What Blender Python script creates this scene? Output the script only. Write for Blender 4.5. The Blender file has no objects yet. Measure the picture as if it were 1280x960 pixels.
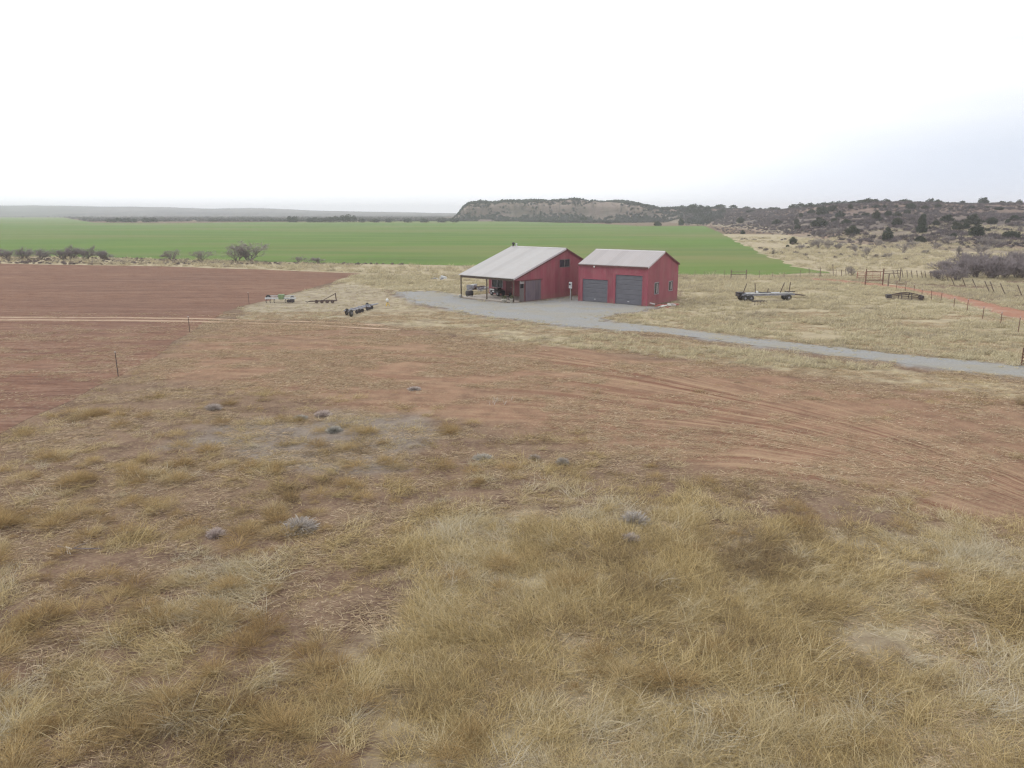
import bpy, math, random
import numpy as np
R = math.radians
rng = np.random.default_rng(7)
random.seed(7)
scene = bpy.context.scene
COL = scene.collection

# ------------------------------------------------------------------ camera model (used to survey the ground plan)
F, HZ, EYE = 974.0, 266.0, 10.0
PIT = math.atan((480 - HZ) / F)
CP, SP = math.cos(PIT), math.sin(PIT)

def smooth(a, b, x):
    t = np.clip((np.asarray(x, float) - a) / (b - a), 0, 1)
    return t * t * (3 - 2 * t)

_tab = np.random.default_rng(3).random((256, 256))
def vnoise(x, y):
    x = np.asarray(x, float); y = np.asarray(y, float)
    xi = np.floor(x).astype(int); yi = np.floor(y).astype(int)
    fx = x - xi; fy = y - yi
    fx = fx * fx * (3 - 2 * fx); fy = fy * fy * (3 - 2 * fy)
    g = lambda i, j: _tab[i & 255, j & 255]
    return (g(xi, yi) * (1 - fx) + g(xi + 1, yi) * fx) * (1 - fy) + (g(xi, yi + 1) * (1 - fx) + g(xi + 1, yi + 1) * fx) * fy
def fbm(x, y, o=4):
    s = 0; a = .5; t = 0
    for k in range(o):
        s = s + a * vnoise(np.asarray(x) * 2 ** k + 17.3 * k, np.asarray(y) * 2 ** k + 5.1 * k); t += a; a *= .5
    return s / t          # 0..1

# hills on the right: foot distance, crest distance and crest height along the bearing
HU = np.array([520, 560, 640, 740, 800, 822, 850, 880, 950, 1000, 1050, 1100, 1200, 1280, 1500, 1900])
HR0 = np.array([1000, 975, 960, 930, 870, 830, 760, 640, 430, 330, 270, 235, 205, 190, 170, 160])
HR1 = np.array([1040, 1040, 1030, 1000, 950, 930, 920, 900, 760, 650, 560, 530, 520, 520, 520, 520])
SU = np.array([520, 564, 572, 579, 586, 600, 650, 700, 760, 795, 815, 825, 840, 880, 930, 975, 1000, 1050, 1100, 1150, 1200, 1280, 1500, 1900])
SV = np.array([276, 276, 270, 260, 254.5, 252.6, 252.8, 252.6, 253.2, 255.5, 258.5, 261.5, 260.5, 261, 261.5, 263, 260.5, 256, 253.2, 254, 255, 255.6, 256, 258])
def H(x, y):
    x = np.asarray(x, float); y = np.asarray(y, float)
    yy = np.maximum(y, 1.0)
    u = 640 + 997 * x / yy
    r = yy + (fbm(x * .012 + 40, y * .012, 3) - .5) * 60 * smooth(500, 900, yy)
    r0 = np.interp(u, HU, HR0); r1 = np.interp(u, HU, HR1); sv = np.interp(u, SU, SV)
    crest = 10 + (266 - sv) * r1 / 1021
    t = np.clip((r - r0) / (r1 - r0), 0, 1.4)
    mes = 1 - smooth(790, 860, u)
    pm = .46 * np.clip(t / .5, 0, 1) ** 1.3 + .54 * smooth(.5, .62, t)
    ph = .5 * smooth(0, .55, t) + .1 * smooth(.5, .75, t) + .4 * smooth(.68, 1.0, t)
    p = pm * mes + ph * (1 - mes)
    z = crest * p
    z = z + (fbm(x * .02, y * .02, 4) - .5) * 3.5 * smooth(.05, .4, t) * (1 - .4 * smooth(.8, 1, t))
    # gullies in the mesa face
    z = z - mes * 7.0 * np.abs(fbm(x * .045, y * .006, 4) - .5) * 2 * smooth(.1, .4, t) * (1 - smooth(.7, .85, t)) + mes * (fbm(x * .028 + 7, y * .01, 4) - .5) * 9 * smooth(.6, .9, t)
    ok = (t > 0) & (u > 530) & (y > 100)
    return np.where(ok, np.maximum(z, 0), 0.0)

def G(u, v, z=0.0):
    a = (u - 640) / F; b = -(v - 480) / F
    d = (a, CP + b * SP, -SP + b * CP)
    t = (z - EYE) / d[2]
    return (d[0] * t, d[1] * t)
def hit(u, v):
    """where the line of sight meets the land (used to survey the hillside)"""
    a = (u - 640) / F; b = -(v - 480) / F
    d = np.array([a, CP + b * SP, -SP + b * CP])
    ts = np.arange(20, 1500, .7)
    P = d[None] * ts[:, None]; P[:, 2] += EYE
    h = H(P[:, 0], P[:, 1])
    k = np.nonzero(P[:, 2] <= h)[0]
    if len(k) == 0: return None
    k = k[0]; return (P[k, 0], P[k, 1], float(h[k]))
def GP(pts): return np.array([G(*p) for p in pts])

# ------------------------------------------------------------------ mesh helpers
class MB:
    def __init__(s): s.v = []; s.f = []
    def add(s, vs, fs):
        o = len(s.v); s.v += [tuple(map(float, p)) for p in vs]; s.f += [tuple(i + o for i in f) for f in fs]; return s
    def box(s, x0, x1, y0, y1, z0, z1):
        return s.add([(x0,y0,z0),(x1,y0,z0),(x1,y1,z0),(x0,y1,z0),(x0,y0,z1),(x1,y0,z1),(x1,y1,z1),(x0,y1,z1)],
                     [(0,3,2,1),(4,5,6,7),(0,1,5,4),(1,2,6,5),(2,3,7,6),(3,0,4,7)])
    def prism(s, poly, d):
        n = len(poly); d = np.array(d)
        vs = [tuple(p) for p in poly] + [tuple(np.array(p) + d) for p in poly]
        return s.add(vs, [tuple(range(n))[::-1], tuple(range(n, 2 * n))] + [(i, (i + 1) % n, n + (i + 1) % n, n + i) for i in range(n)])
    def rod(s, a, b, r0, r1=None, n=6):
        r1 = r0 if r1 is None else r1
        a = np.array(a, float); b = np.array(b, float); d = b - a; L = np.linalg.norm(d); d = d / max(L, 1e-9)
        u = np.cross(d, (0, 0, 1) if abs(d[2]) < .9 else (1, 0, 0)); u /= np.linalg.norm(u); w = np.cross(d, u)
        vs = []
        for p, r in ((a, r0), (b, r1)):
            for k in range(n):
                t = 2 * math.pi * k / n; vs.append(p + r * (math.cos(t) * u + math.sin(t) * w))
        return s.add(vs, [(i, (i + 1) % n, n + (i + 1) % n, n + i) for i in range(n)] + [tuple(range(n))[::-1], tuple(range(n, 2 * n))])
    def lathe(s, prof, c=(0, 0, 0), axis='z', n=16):
        vs = []; fs = []
        for r, h in prof:
            for k in range(n):
                t = 2 * math.pi * k / n; a, b = r * math.cos(t), r * math.sin(t)
                p = {'z': (a, b, h), 'y': (a, h, b), 'x': (h, a, b)}[axis]
                vs.append((p[0] + c[0], p[1] + c[1], p[2] + c[2]))
        m = len(prof)
        for j in range(m - 1):
            for k in range(n): fs.append((j*n+k, j*n+(k+1) % n, (j+1)*n+(k+1) % n, (j+1)*n+k))
        fs.append(tuple(range(n))[::-1]); fs.append(tuple(range((m-1)*n, m*n)))
        return s.add(vs, fs)
    def build(s, name, mat, parent=None, smoothf=False, bevel=0, link=True):
        me = bpy.data.meshes.new(name); me.from_pydata(s.v, [], s.f); me.update()
        if mat: me.materials.append(mat)
        if smoothf: me.polygons.foreach_set('use_smooth', [True] * len(me.polygons))
        o = bpy.data.objects.new(name, me)
        if link: COL.objects.link(o)
        if parent: o.parent = parent
        if bevel:
            b = o.modifiers.new('bevel', 'BEVEL'); b.width = bevel; b.segments = 2; b.limit_method = 'ANGLE'
        return o

def np_mesh(name, V, Fq, mat, attrs=None, smoothf=False):
    V = np.asarray(V, np.float32); Fq = np.asarray(Fq, np.int32); k = Fq.shape[1]
    me = bpy.data.meshes.new(name); me.vertices.add(len(V)); me.vertices.foreach_set('co', V.ravel())
    me.loops.add(Fq.size); me.loops.foreach_set('vertex_index', Fq.ravel())
    me.polygons.add(len(Fq)); me.polygons.foreach_set('loop_start', np.arange(0, Fq.size, k, dtype=np.int32))
    if smoothf: me.polygons.foreach_set('use_smooth', np.ones(len(Fq), bool))
    me.update(calc_edges=True)
    for n, (ty, a) in (attrs or {}).items():
        at = me.attributes.new(n, ty, 'POINT')
        a = np.asarray(a, np.float32)
        at.data.foreach_set({'FLOAT': 'value', 'FLOAT_COLOR': 'color', 'FLOAT_VECTOR': 'vector'}[ty], a.ravel())
    if mat: me.materials.append(mat)
    return me

def tag(o, label=None, cat=None, group=None, kind=None):
    if label: o['label'] = label
    if cat: o['category'] = cat
    if group: o['group'] = group
    if kind: o['kind'] = kind
    return o
def empty(name, loc, rz=0.0):
    o = bpy.data.objects.new(name, None); COL.objects.link(o); o.location = loc; o.rotation_euler = (0, 0, rz)
    o.empty_display_size = .3
    return o
def copy_tree(o, parent=None):
    c = o.copy(); COL.objects.link(c); c.parent = parent
    for ch in list(o.children):
        copy_tree(ch, c)
    return c

# ------------------------------------------------------------------ material helpers
class NT:
    def __init__(s, name):
        s.m = bpy.data.materials.new(name); s.m.use_nodes = True; s.t = s.m.node_tree; s.t.nodes.clear()
        s.out = s.n('ShaderNodeOutputMaterial'); s.b = s.n('ShaderNodeBsdfPrincipled')
        s.t.links.new(s.b.outputs[0], s.out.inputs[0])
    def n(s, k, **kw):
        x = s.t.nodes.new(k)
        for a, b in kw.items(): setattr(x, a, b)
        return x
    def L(s, a, b): s.t.links.new(a, b)
    def set(s, inp, val):
        if isinstance(val, bpy.types.NodeSocket): s.L(val, inp)
        else: inp.default_value = val
    def coord(s, kind='Object', scale=(1, 1, 1), rot=(0, 0, 0)):
        c = s.n('ShaderNodeTexCoord'); m = s.n('ShaderNodeMapping'); m.inputs['Scale'].default_value = scale
        m.inputs['Rotation'].default_value = rot; s.L(c.outputs[kind], m.inputs[0]); return m.outputs[0]
    def noise(s, vec, sc, det=5, rough=.55, dist=0):
        x = s.n('ShaderNodeTexNoise'); x.inputs['Scale'].default_value = sc; x.inputs['Detail'].default_value = det
        x.inputs['Roughness'].default_value = rough; x.inputs['Distortion'].default_value = dist
        if vec is not None: s.L(vec, x.inputs['Vector'])
        return x.outputs['Fac']
    def rng(s, v, a, b, c=0.0, d=1.0):
        x = s.n('ShaderNodeMapRange'); s.set(x.inputs[0], v)
        for i, q in enumerate((a, b, c, d)): x.inputs[i + 1].default_value = q
        return x.outputs[0]
    def math(s, op, a, b=0.0, clamp=False):
        x = s.n('ShaderNodeMath', operation=op, use_clamp=clamp); s.set(x.inputs[0], a); s.set(x.inputs[1], b); return x.outputs[0]
    def mix(s, f, a, b, mode='MIX'):
        x = s.n('ShaderNodeMix', data_type='RGBA', blend_type=mode)
        s.set(x.inputs[0], f)
        s.set(x.inputs[6], a if isinstance(a, bpy.types.NodeSocket) else (*a, 1)); s.set(x.inputs[7], b if isinstance(b, bpy.types.NodeSocket) else (*b, 1))
        return x.outputs[2]
    def attr(s, name, ty='GEOMETRY'):
        x = s.n('ShaderNodeAttribute'); x.attribute_name = name; x.attribute_type = ty; return x
    def bump(s, h, strength=.5, dist=.05):
        x = s.n('ShaderNodeBump'); x.inputs['Strength'].default_value = strength; x.inputs['Distance'].default_value = dist
        s.L(h, x.inputs['Height']); s.L(x.outputs[0], s.b.inputs['Normal'])
    def fin(s, col, rough=.9, spec=.15, metal=0.0):
        if isinstance(col, bpy.types.NodeSocket): s.L(col, s.b.inputs['Base Color'])
        else: s.b.inputs['Base Color'].default_value = (*col, 1)
        s.set(s.b.inputs['Roughness'], rough); s.b.inputs['Specular IOR Level'].default_value = spec
        s.b.inputs['Metallic'].default_value = metal
        return s.m

def paint(name, col, rough=.6, var=.25, sc=3.0, rust=None, rustamt=.5, metal=0.0, spec=.3):
    t = NT(name); v = t.coord('Object'); a = t.noise(v, sc, 6); 
    c = t.mix(t.rng(a, .3, .7), tuple(x * (1 - var) for x in col), tuple(min(1, x * (1 + var)) for x in col))
    if rust:
        b = t.noise(v, sc * 2.7, 8, .65); c = t.mix(t.rng(b, .62 - rustamt * .2, .66 - rustamt * .2 + .1), c, rust)
    return t.fin(c, rough, spec, metal)
def corrugated(name, col, pitch=.3, axis='X', var=.12, rough=.55, streak=.1):
    t = NT(name); c = t.n('ShaderNodeTexCoord'); sep = t.n('ShaderNodeSeparateXYZ'); t.L(c.outputs['Object'], sep.inputs[0])
    if axis == 'W': s_ = t.math('ADD', sep.outputs['X'], sep.outputs['Y'])
    else: s_ = sep.outputs[axis]
    w = t.math('PINGPONG', t.math('MULTIPLY', s_, 1.0 / pitch), .5)
    ridge = t.rng(w, .36, .46)
    sh = t.math('FLOOR', t.math('MULTIPLY', s_, 1.0 / (pitch * 3)))
    wn = t.n('ShaderNodeTexWhiteNoise', noise_dimensions='1D'); t.L(sh, wn.inputs['W'])
    base = t.mix(t.rng(wn.outputs['Value'], 0, 1), tuple(x * (1 - var) for x in col), tuple(x * (1 + var * .6) for x in col))
    n1 = t.noise(t.coord('Object', (1.2, 1.2, .35)), 1.4, 6, .6)
    base = t.mix(t.math('MULTIPLY', t.rng(n1, .4, .75), streak * 2), base, (.33, .26, .22))
    n2 = t.noise(t.coord('Object', (2.5, 2.5, 1)), 2.0, 6, .65)
    if name.startswith('red'): base = t.mix(t.math('MULTIPLY', t.rng(sep.outputs['Z'], .75, .0, 0, .75), t.rng(n2, .35, .6)), base, (.27, .17, .13))
    base = t.mix(t.math('MULTIPLY', ridge, .30), base, tuple(min(1, x * 1.25) for x in col))
    t.bump(ridge, .6, .03)
    return t.fin(base, rough, .35)

M = {}
M['red_wall'] = corrugated('red_wall_metal', (.275, .068, .092), .3, 'W', .16, .6, .12)
M['red_trim'] = paint('red_trim_paint', (.30, .075, .105), .5, .1)
M['dark_trim'] = paint('dark_trim_paint', (.13, .05, .05), .6, .15)
M['roof_barn'] = corrugated('barn_roof_metal', (.38, .37, .365), .3, 'X', .08, .6, .12)
M['roof_garage'] = corrugated('garage_roof_metal', (.355, .33, .33), .3, 'X', .08, .6, .10)
M['pale_trim'] = paint('pale_roof_trim', (.50, .46, .48), .5, .08)
M['door_grey'] = paint('roller_door_grey', (.125, .125, .145), .55, .08, 1.2)
M['door_line'] = paint('roller_door_seam', (.06, .06, .075), .7, .1)
M['slide_grey'] = corrugated('sliding_door_metal', (.13, .10, .125), .3, 'Y', .15, .6, .15)
M['slide_dark'] = corrugated('sliding_door_weathered', (.12, .11, .115), .25, 'Y', .15, .6, .2)
M['pale_board'] = paint('pale_board', (.38, .34, .34), .7, .15, 2)
M['glass'] = paint('dark_glass', (.035, .045, .055), .12, .2, 1, spec=.6)
M['void'] = paint('dark_opening', (.02, .02, .025), .9, .2)
M['frame_grey'] = paint('window_frame_grey', (.30, .29, .31), .6, .1)
M['white'] = paint('white_paint', (.62, .62, .60), .5, .06)
M['steel_post'] = paint('porch_post_steel', (.10, .075, .06), .6, .3, 2)
M['concrete'] = paint('porch_concrete', (.42, .375, .33), .85, .14, 1.1)
M['brown_door'] = paint('brown_door', (.14, .055, .055), .6, .15)
M['galv'] = paint('galvanised_steel', (.52, .54, .55), .45, .15, 4)
M['rust'] = paint('rusted_steel', (.13, .065, .045), .85, .35, 4, rust=(.20, .09, .05))
M['dark_steel'] = paint('dark_old_steel', (.055, .05, .055), .7, .4, 5, rust=(.12, .07, .05), rustamt=.4)
M['brown_steel'] = paint('brown_old_steel', (.10, .075, .07), .8, .4, 5, rust=(.16, .09, .06))
M['grey_steel'] = paint('grey_old_steel', (.26, .26, .29), .6, .25, 3, rust=(.15, .1, .08), rustamt=.1)
M['pale_steel'] = paint('pale_old_paint', (.55, .56, .56), .55, .2, 3, rust=(.2, .13, .1), rustamt=.05)
M['green_paint'] = paint('faded_green_paint', (.20, .27, .14), .6, .25, 3)
M['yellow_paint'] = paint('yellow_paint', (.62, .42, .08), .5, .15)
M['tyre'] = paint('tyre_rubber', (.055, .052, .05), .85, .3, 6)
M['black_paint'] = paint('black_paint', (.015, .017, .022), .3, .3, spec=.5)
M['seat_vinyl'] = paint('seat_vinyl', (.02, .02, .022), .6, .2)
M['wood_post'] = paint('weathered_post_wood', (.19, .145, .12), .9, .3, 6)
M['rust_post'] = paint('rusty_t_post', (.17, .09, .07), .85, .3, 6)
M['wire'] = paint('fence_wire', (.22, .2, .2), .6, .2)
M['red_pipe'] = paint('red_pipe_paint', (.32, .10, .09), .7, .25)
M['bark'] = paint('grey_brown_bark', (.19, .16, .16), .95, .3, 3)
M['twig'] = paint('grey_twigs', (.27, .24, .225), .95, .2, .7)
M['twig_lav'] = paint('lavender_grey_twigs', (.25, .215, .22), .95, .22, .5)
M['trunk'] = paint('juniper_bark', (.09, .07, .06), .95, .3, 3)
M['pale_stick'] = paint('bleached_stick', (.50, .44, .38), .9, .2, 4)
M['bone'] = paint('bleached_wood', (.60, .55, .48), .85, .12, 5)
M['rock'] = paint('pale_rock', (.42, .38, .35), .9, .2, 3)
M['planter'] = paint('whitewashed_planter', (.66, .64, .58), .8, .1)

def leaf_mat(name, c0, c1):
    t = NT(name); oi = t.n('ShaderNodeObjectInfo'); a = t.attr('b').outputs['Fac']
    n = t.noise(t.coord('Object'), .9, 3)
    f = t.math('ADD', t.math('MULTIPLY', a, .6), t.math('MULTIPLY', n, .4))
    c = t.mix(t.rng(f, .15, .85), c0, c1)
    c = t.mix(t.math('MULTIPLY', oi.outputs['Random'], .45), c, (c1[0] * 1.35, c1[1] * 1.05, c1[2] * 1.1))
    return t.fin(c, .85, .15)
M['juniper'] = leaf_mat('juniper_foliage', (.022, .034, .022), (.062, .075, .048))
M['far_tree'] = leaf_mat('far_tree_foliage', (.03, .04, .035), (.065, .07, .06))
M['sage'] = leaf_mat('grey_cushion_twigs', (.22, .215, .19), (.48, .465, .42))
M['weed_plant'] = leaf_mat('potted_leaves', (.05, .07, .03), (.12, .13, .06))

def blade_mat(name, stops, trans=.35):
    """stops: list of (pos, colour); tint attribute per tuft, b per blade"""
    t = NT(name)
    tint = t.attr('tint', 'INSTANCER').outputs['Fac']; b = t.attr('b').outputs['Fac']
    f = t.math('ADD', t.math('MULTIPLY', tint, .75), t.math('MULTIPLY', b, .25))
    cr = t.n('ShaderNodeValToRGB'); t.L(f, cr.inputs[0]); e = cr.color_ramp.elements
    e[0].position = stops[0][0]; e[0].color = (*stops[0][1], 1); e[1].position = stops[-1][0]; e[1].color = (*stops[-1][1], 1)
    for p, c in stops[1:-1]:
        x = e.new(p); x.color = (*c, 1)
    br = t.rng(b, 0, 1, .72, 1.25)
    mx = t.n('ShaderNodeMix', data_type='RGBA', blend_type='MULTIPLY'); mx.inputs[0].default_value = 1
    t.L(cr.outputs[0], mx.inputs[6]); t.L(br, mx.inputs[7])
    m = t.fin(mx.outputs[2], .75, .2)
    tr = t.n('ShaderNodeBsdfTranslucent'); t.L(mx.outputs[2], tr.inputs[0]); ms = t.n('ShaderNodeMixShader'); ms.inputs[0].default_value = trans
    t.L(t.b.outputs[0], ms.inputs[1]); t.L(tr.outputs[0], ms.inputs[2]); t.L(ms.outputs[0], t.out.inputs[0])
    return m
M['straw'] = blade_mat('dry_grass_blades', [(0, (.10, .062, .045)), (.20, (.205, .142, .088)), (.40, (.36, .268, .135)), (.6, (.50, .39, .195)), (.78, (.57, .475, .29)), (1, (.51, .475, .40))])
M['litter'] = blade_mat('straw_litter_bits', [(0, (.20, .135, .09)), (.4, (.36, .26, .165)), (.7, (.50, .385, .25)), (1, (.58, .485, .36))], .2)
M['pasture'] = blade_mat('pasture_grass_blades', [(0, (.28, .23, .19)), (.3, (.41, .355, .255)), (.6, (.52, .455, .295)), (1, (.56, .515, .385))])
M['gold'] = blade_mat('golden_weed_twigs', [(0, (.22, .145, .08)), (.35, (.36, .25, .12)), (.7, (.48, .36, .185)), (1, (.50, .415, .26))], .5)
M['brush'] = blade_mat('hill_brush_twigs', [(0, (.07, .06, .055)), (.4, (.115, .098, .10)), (.7, (.165, .135, .145)), (1, (.25, .20, .175))])
M['farbrush'] = blade_mat('far_brush_twigs', [(0, (.04, .05, .04)), (.5, (.09, .088, .085)), (1, (.20, .18, .175))])

# ------------------------------------------------------------------ ground plan (polygons on the ground, metres)
P_plough = [(-700,329),(-200,329),(0,329.6),(200,333),(330,337),(450,342),(428,349),(385,361),(335,375),(300,384),(266,398),(237,417),(190,447),(145,472),(90,500),(40,524),(-20,556),(-250,660),(-700,700)]
P_wheat = [(-500,271.2),(78,271.8),(96,275),(118,278.6),(200,279.2),(330,277.6),(560,276.6),(640,277),(732,279.2),(799,282.4),(880,282.4),(900,291),(921,302),(940,311),(957,320.5),(990,333),(1015,338),(1036,341.5),(960,344),(860,343.8),(720,338),(620,333.5),(511,330.5),(347,328),(140,322),(0,320),(-500,317)]
P_gravel = [(497,366),(512,364.5),(540,364.5),(565,368.5),(577,373),(610,376.5),(640,379),(660,378),(690,374.5),(716,371),(740,374),(780,380),(812,385),(800,390),(772,392),(752,397),(760,402),(800,406),(850,411),(900,418),(1000,430),(1100,440.5),(1190,449),(1280,459),(1450,479),(1450,494),(1280,471.5),(1190,461.5),(1100,451.5),(1000,438.5),(900,426.5),(830,416),(770,413),(720,408),(660,402),(600,394),(560,386),(520,378)]
P_road = [(955,344),(1000,346.6),(1050,350),(1100,354.5),(1140,360),(1180,366.5),(1230,377),(1280,388.5),(1420,420),(1420,437),(1280,401),(1240,390),(1200,379),(1150,366.5),(1110,360),(1060,353.5),(1000,348.2),(955,345.2)]
P_band = [(300,404),(420,403),(520,413),(640,431),(760,440),(900,458),(1060,478),(1280,505),(1520,540),(1600,820),(1400,690),(1280,648),(1180,626),(1050,600),(880,586),(750,560),(560,520),(400,500),(250,480),(165,472),(240,418)]
P_impl = [(300,386),(335,374),(385,362),(440,352),(480,362),(520,380),(600,396),(720,410),(850,425),(1000,445),(1280,478),(1500,505),(1500,530),(1280,503),(1060,476),(900,456),(760,438),(640,430),(520,411),(420,401),(300,400)]
P_bandR = [(820,452),(900,460),(1060,480),(1280,507),(1520,540),(1600,820),(1400,700),(1280,645),(1180,620),(1060,588),(900,560),(780,540),(700,500)]
P_gold = [(-300,640),(120,650),(360,690),(420,760),(500,830),(440,960),(380,1200),(-300,1200)]
P_thick = [(520,640),(700,620),(900,640),(1100,660),(1300,690),(1500,700),(1500,1300),(350,1300),(420,900),(400,760)]
P_grey = [(350,522),(420,512),(520,520),(560,545),(520,575),(440,590),(340,585),(230,560),(260,530)]
P_past = [(820,388),(850,376),(850,345),(1040,342),(1120,356),(1280,392),(1500,440),(1500,478),(1280,458),(1100,440),(900,417),(780,404),(752,398)]
P_nwst = [(440,343),(520,332),(620,335),(720,340),(860,345),(850,372),(700,365),(575,371),(540,364),(500,365),(450,356),(425,352)]
polys = {k: GP(v) for k, v in dict(plough=P_plough, wheat=P_wheat, gravel=P_gravel, road=P_road, band=P_band, impl=P_impl, bandR=P_bandR,
                                     gold=P_gold, thick=P_thick, grey=P_grey, past=P_past, nwst=P_nwst).items()}

def sdist(px, py, poly):
    """signed distance, positive inside"""
    px = np.asarray(px, float); py = np.asarray(py, float)
    best = np.full(px.shape, 1e18); ins = np.zeros(px.shape, bool); n = len(poly)
    for i in range(n):
        x0, y0 = poly[i]; x1, y1 = poly[(i + 1) % n]
        dx, dy = x1 - x0, y1 - y0
        t = np.clip(((px - x0) * dx + (py - y0) * dy) / (dx * dx + dy * dy + 1e-12), 0, 1)
        d = (px - x0 - t * dx) ** 2 + (py - y0 - t * dy) ** 2
        best = np.minimum(best, d)
        c = (y0 > py) != (y1 > py)
        with np.errstate(divide='ignore', invalid='ignore'):
            xi = x0 + (py - y0) / (dy if dy else 1e-12) * dx
        ins ^= c & (px < xi)
    return np.where(ins, 1, -1) * np.sqrt(best)
def inzone(x, y, name, w=1.0, nz=0.0, nsc=.2):
    d = sdist(x, y, polys[name])
    if nz: d = d + (fbm(x * nsc, y * nsc, 4) - .5) * 2 * nz
    return smooth(-w, w, d)

# tractor turn lines: coordinate across the sweep between two curves
C_low = GP([(1500,720),(1400,690),(1280,640),(1180,606),(1060,572),(950,552),(850,542),(700,534),(500,531),(300,533),(150,540),(0,548)])
C_up = GP([(1500,700),(1400,650),(1280,592),(1180,556),(1090,525),(990,500),(900,479),(840,465),(760,450),(640,432),(520,419),(400,409),(250,405)])
def dline(px, py, C):
    best = np.full(np.shape(px), 1e18)
    for i in range(len(C) - 1):
        x0, y0 = C[i]; x1, y1 = C[i + 1]; dx, dy = x1 - x0, y1 - y0
        t = np.clip(((px - x0) * dx + (py - y0) * dy) / (dx * dx + dy * dy), 0, 1)
        best = np.minimum(best, (px - x0 - t * dx) ** 2 + (py - y0 - t * dy) ** 2)
    return np.sqrt(best)

# relief of the flat land: small swells away from the surfaced areas
def relief(x, y):
    x = np.asarray(x, float); y = np.asarray(y, float)
    r = np.hypot(x, y)
    a = (fbm(x * .12 + 9, y * .12, 3) - .5) * .5 + (fbm(x * .9, y * .9, 3) - .5) * .16
    m = (1 - smooth(48, 62, y)) * smooth(1.0, 5.0, -sdist(x, y, polys['plough'])) * smooth(.5, 3.0, -sdist(x, y, polys['gravel']))
    m = m * (1 - .75 * smooth(.2, .8, inzone(x, y, 'band', 2)))
    return np.where(r < 90, a * m, 0.0)

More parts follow.
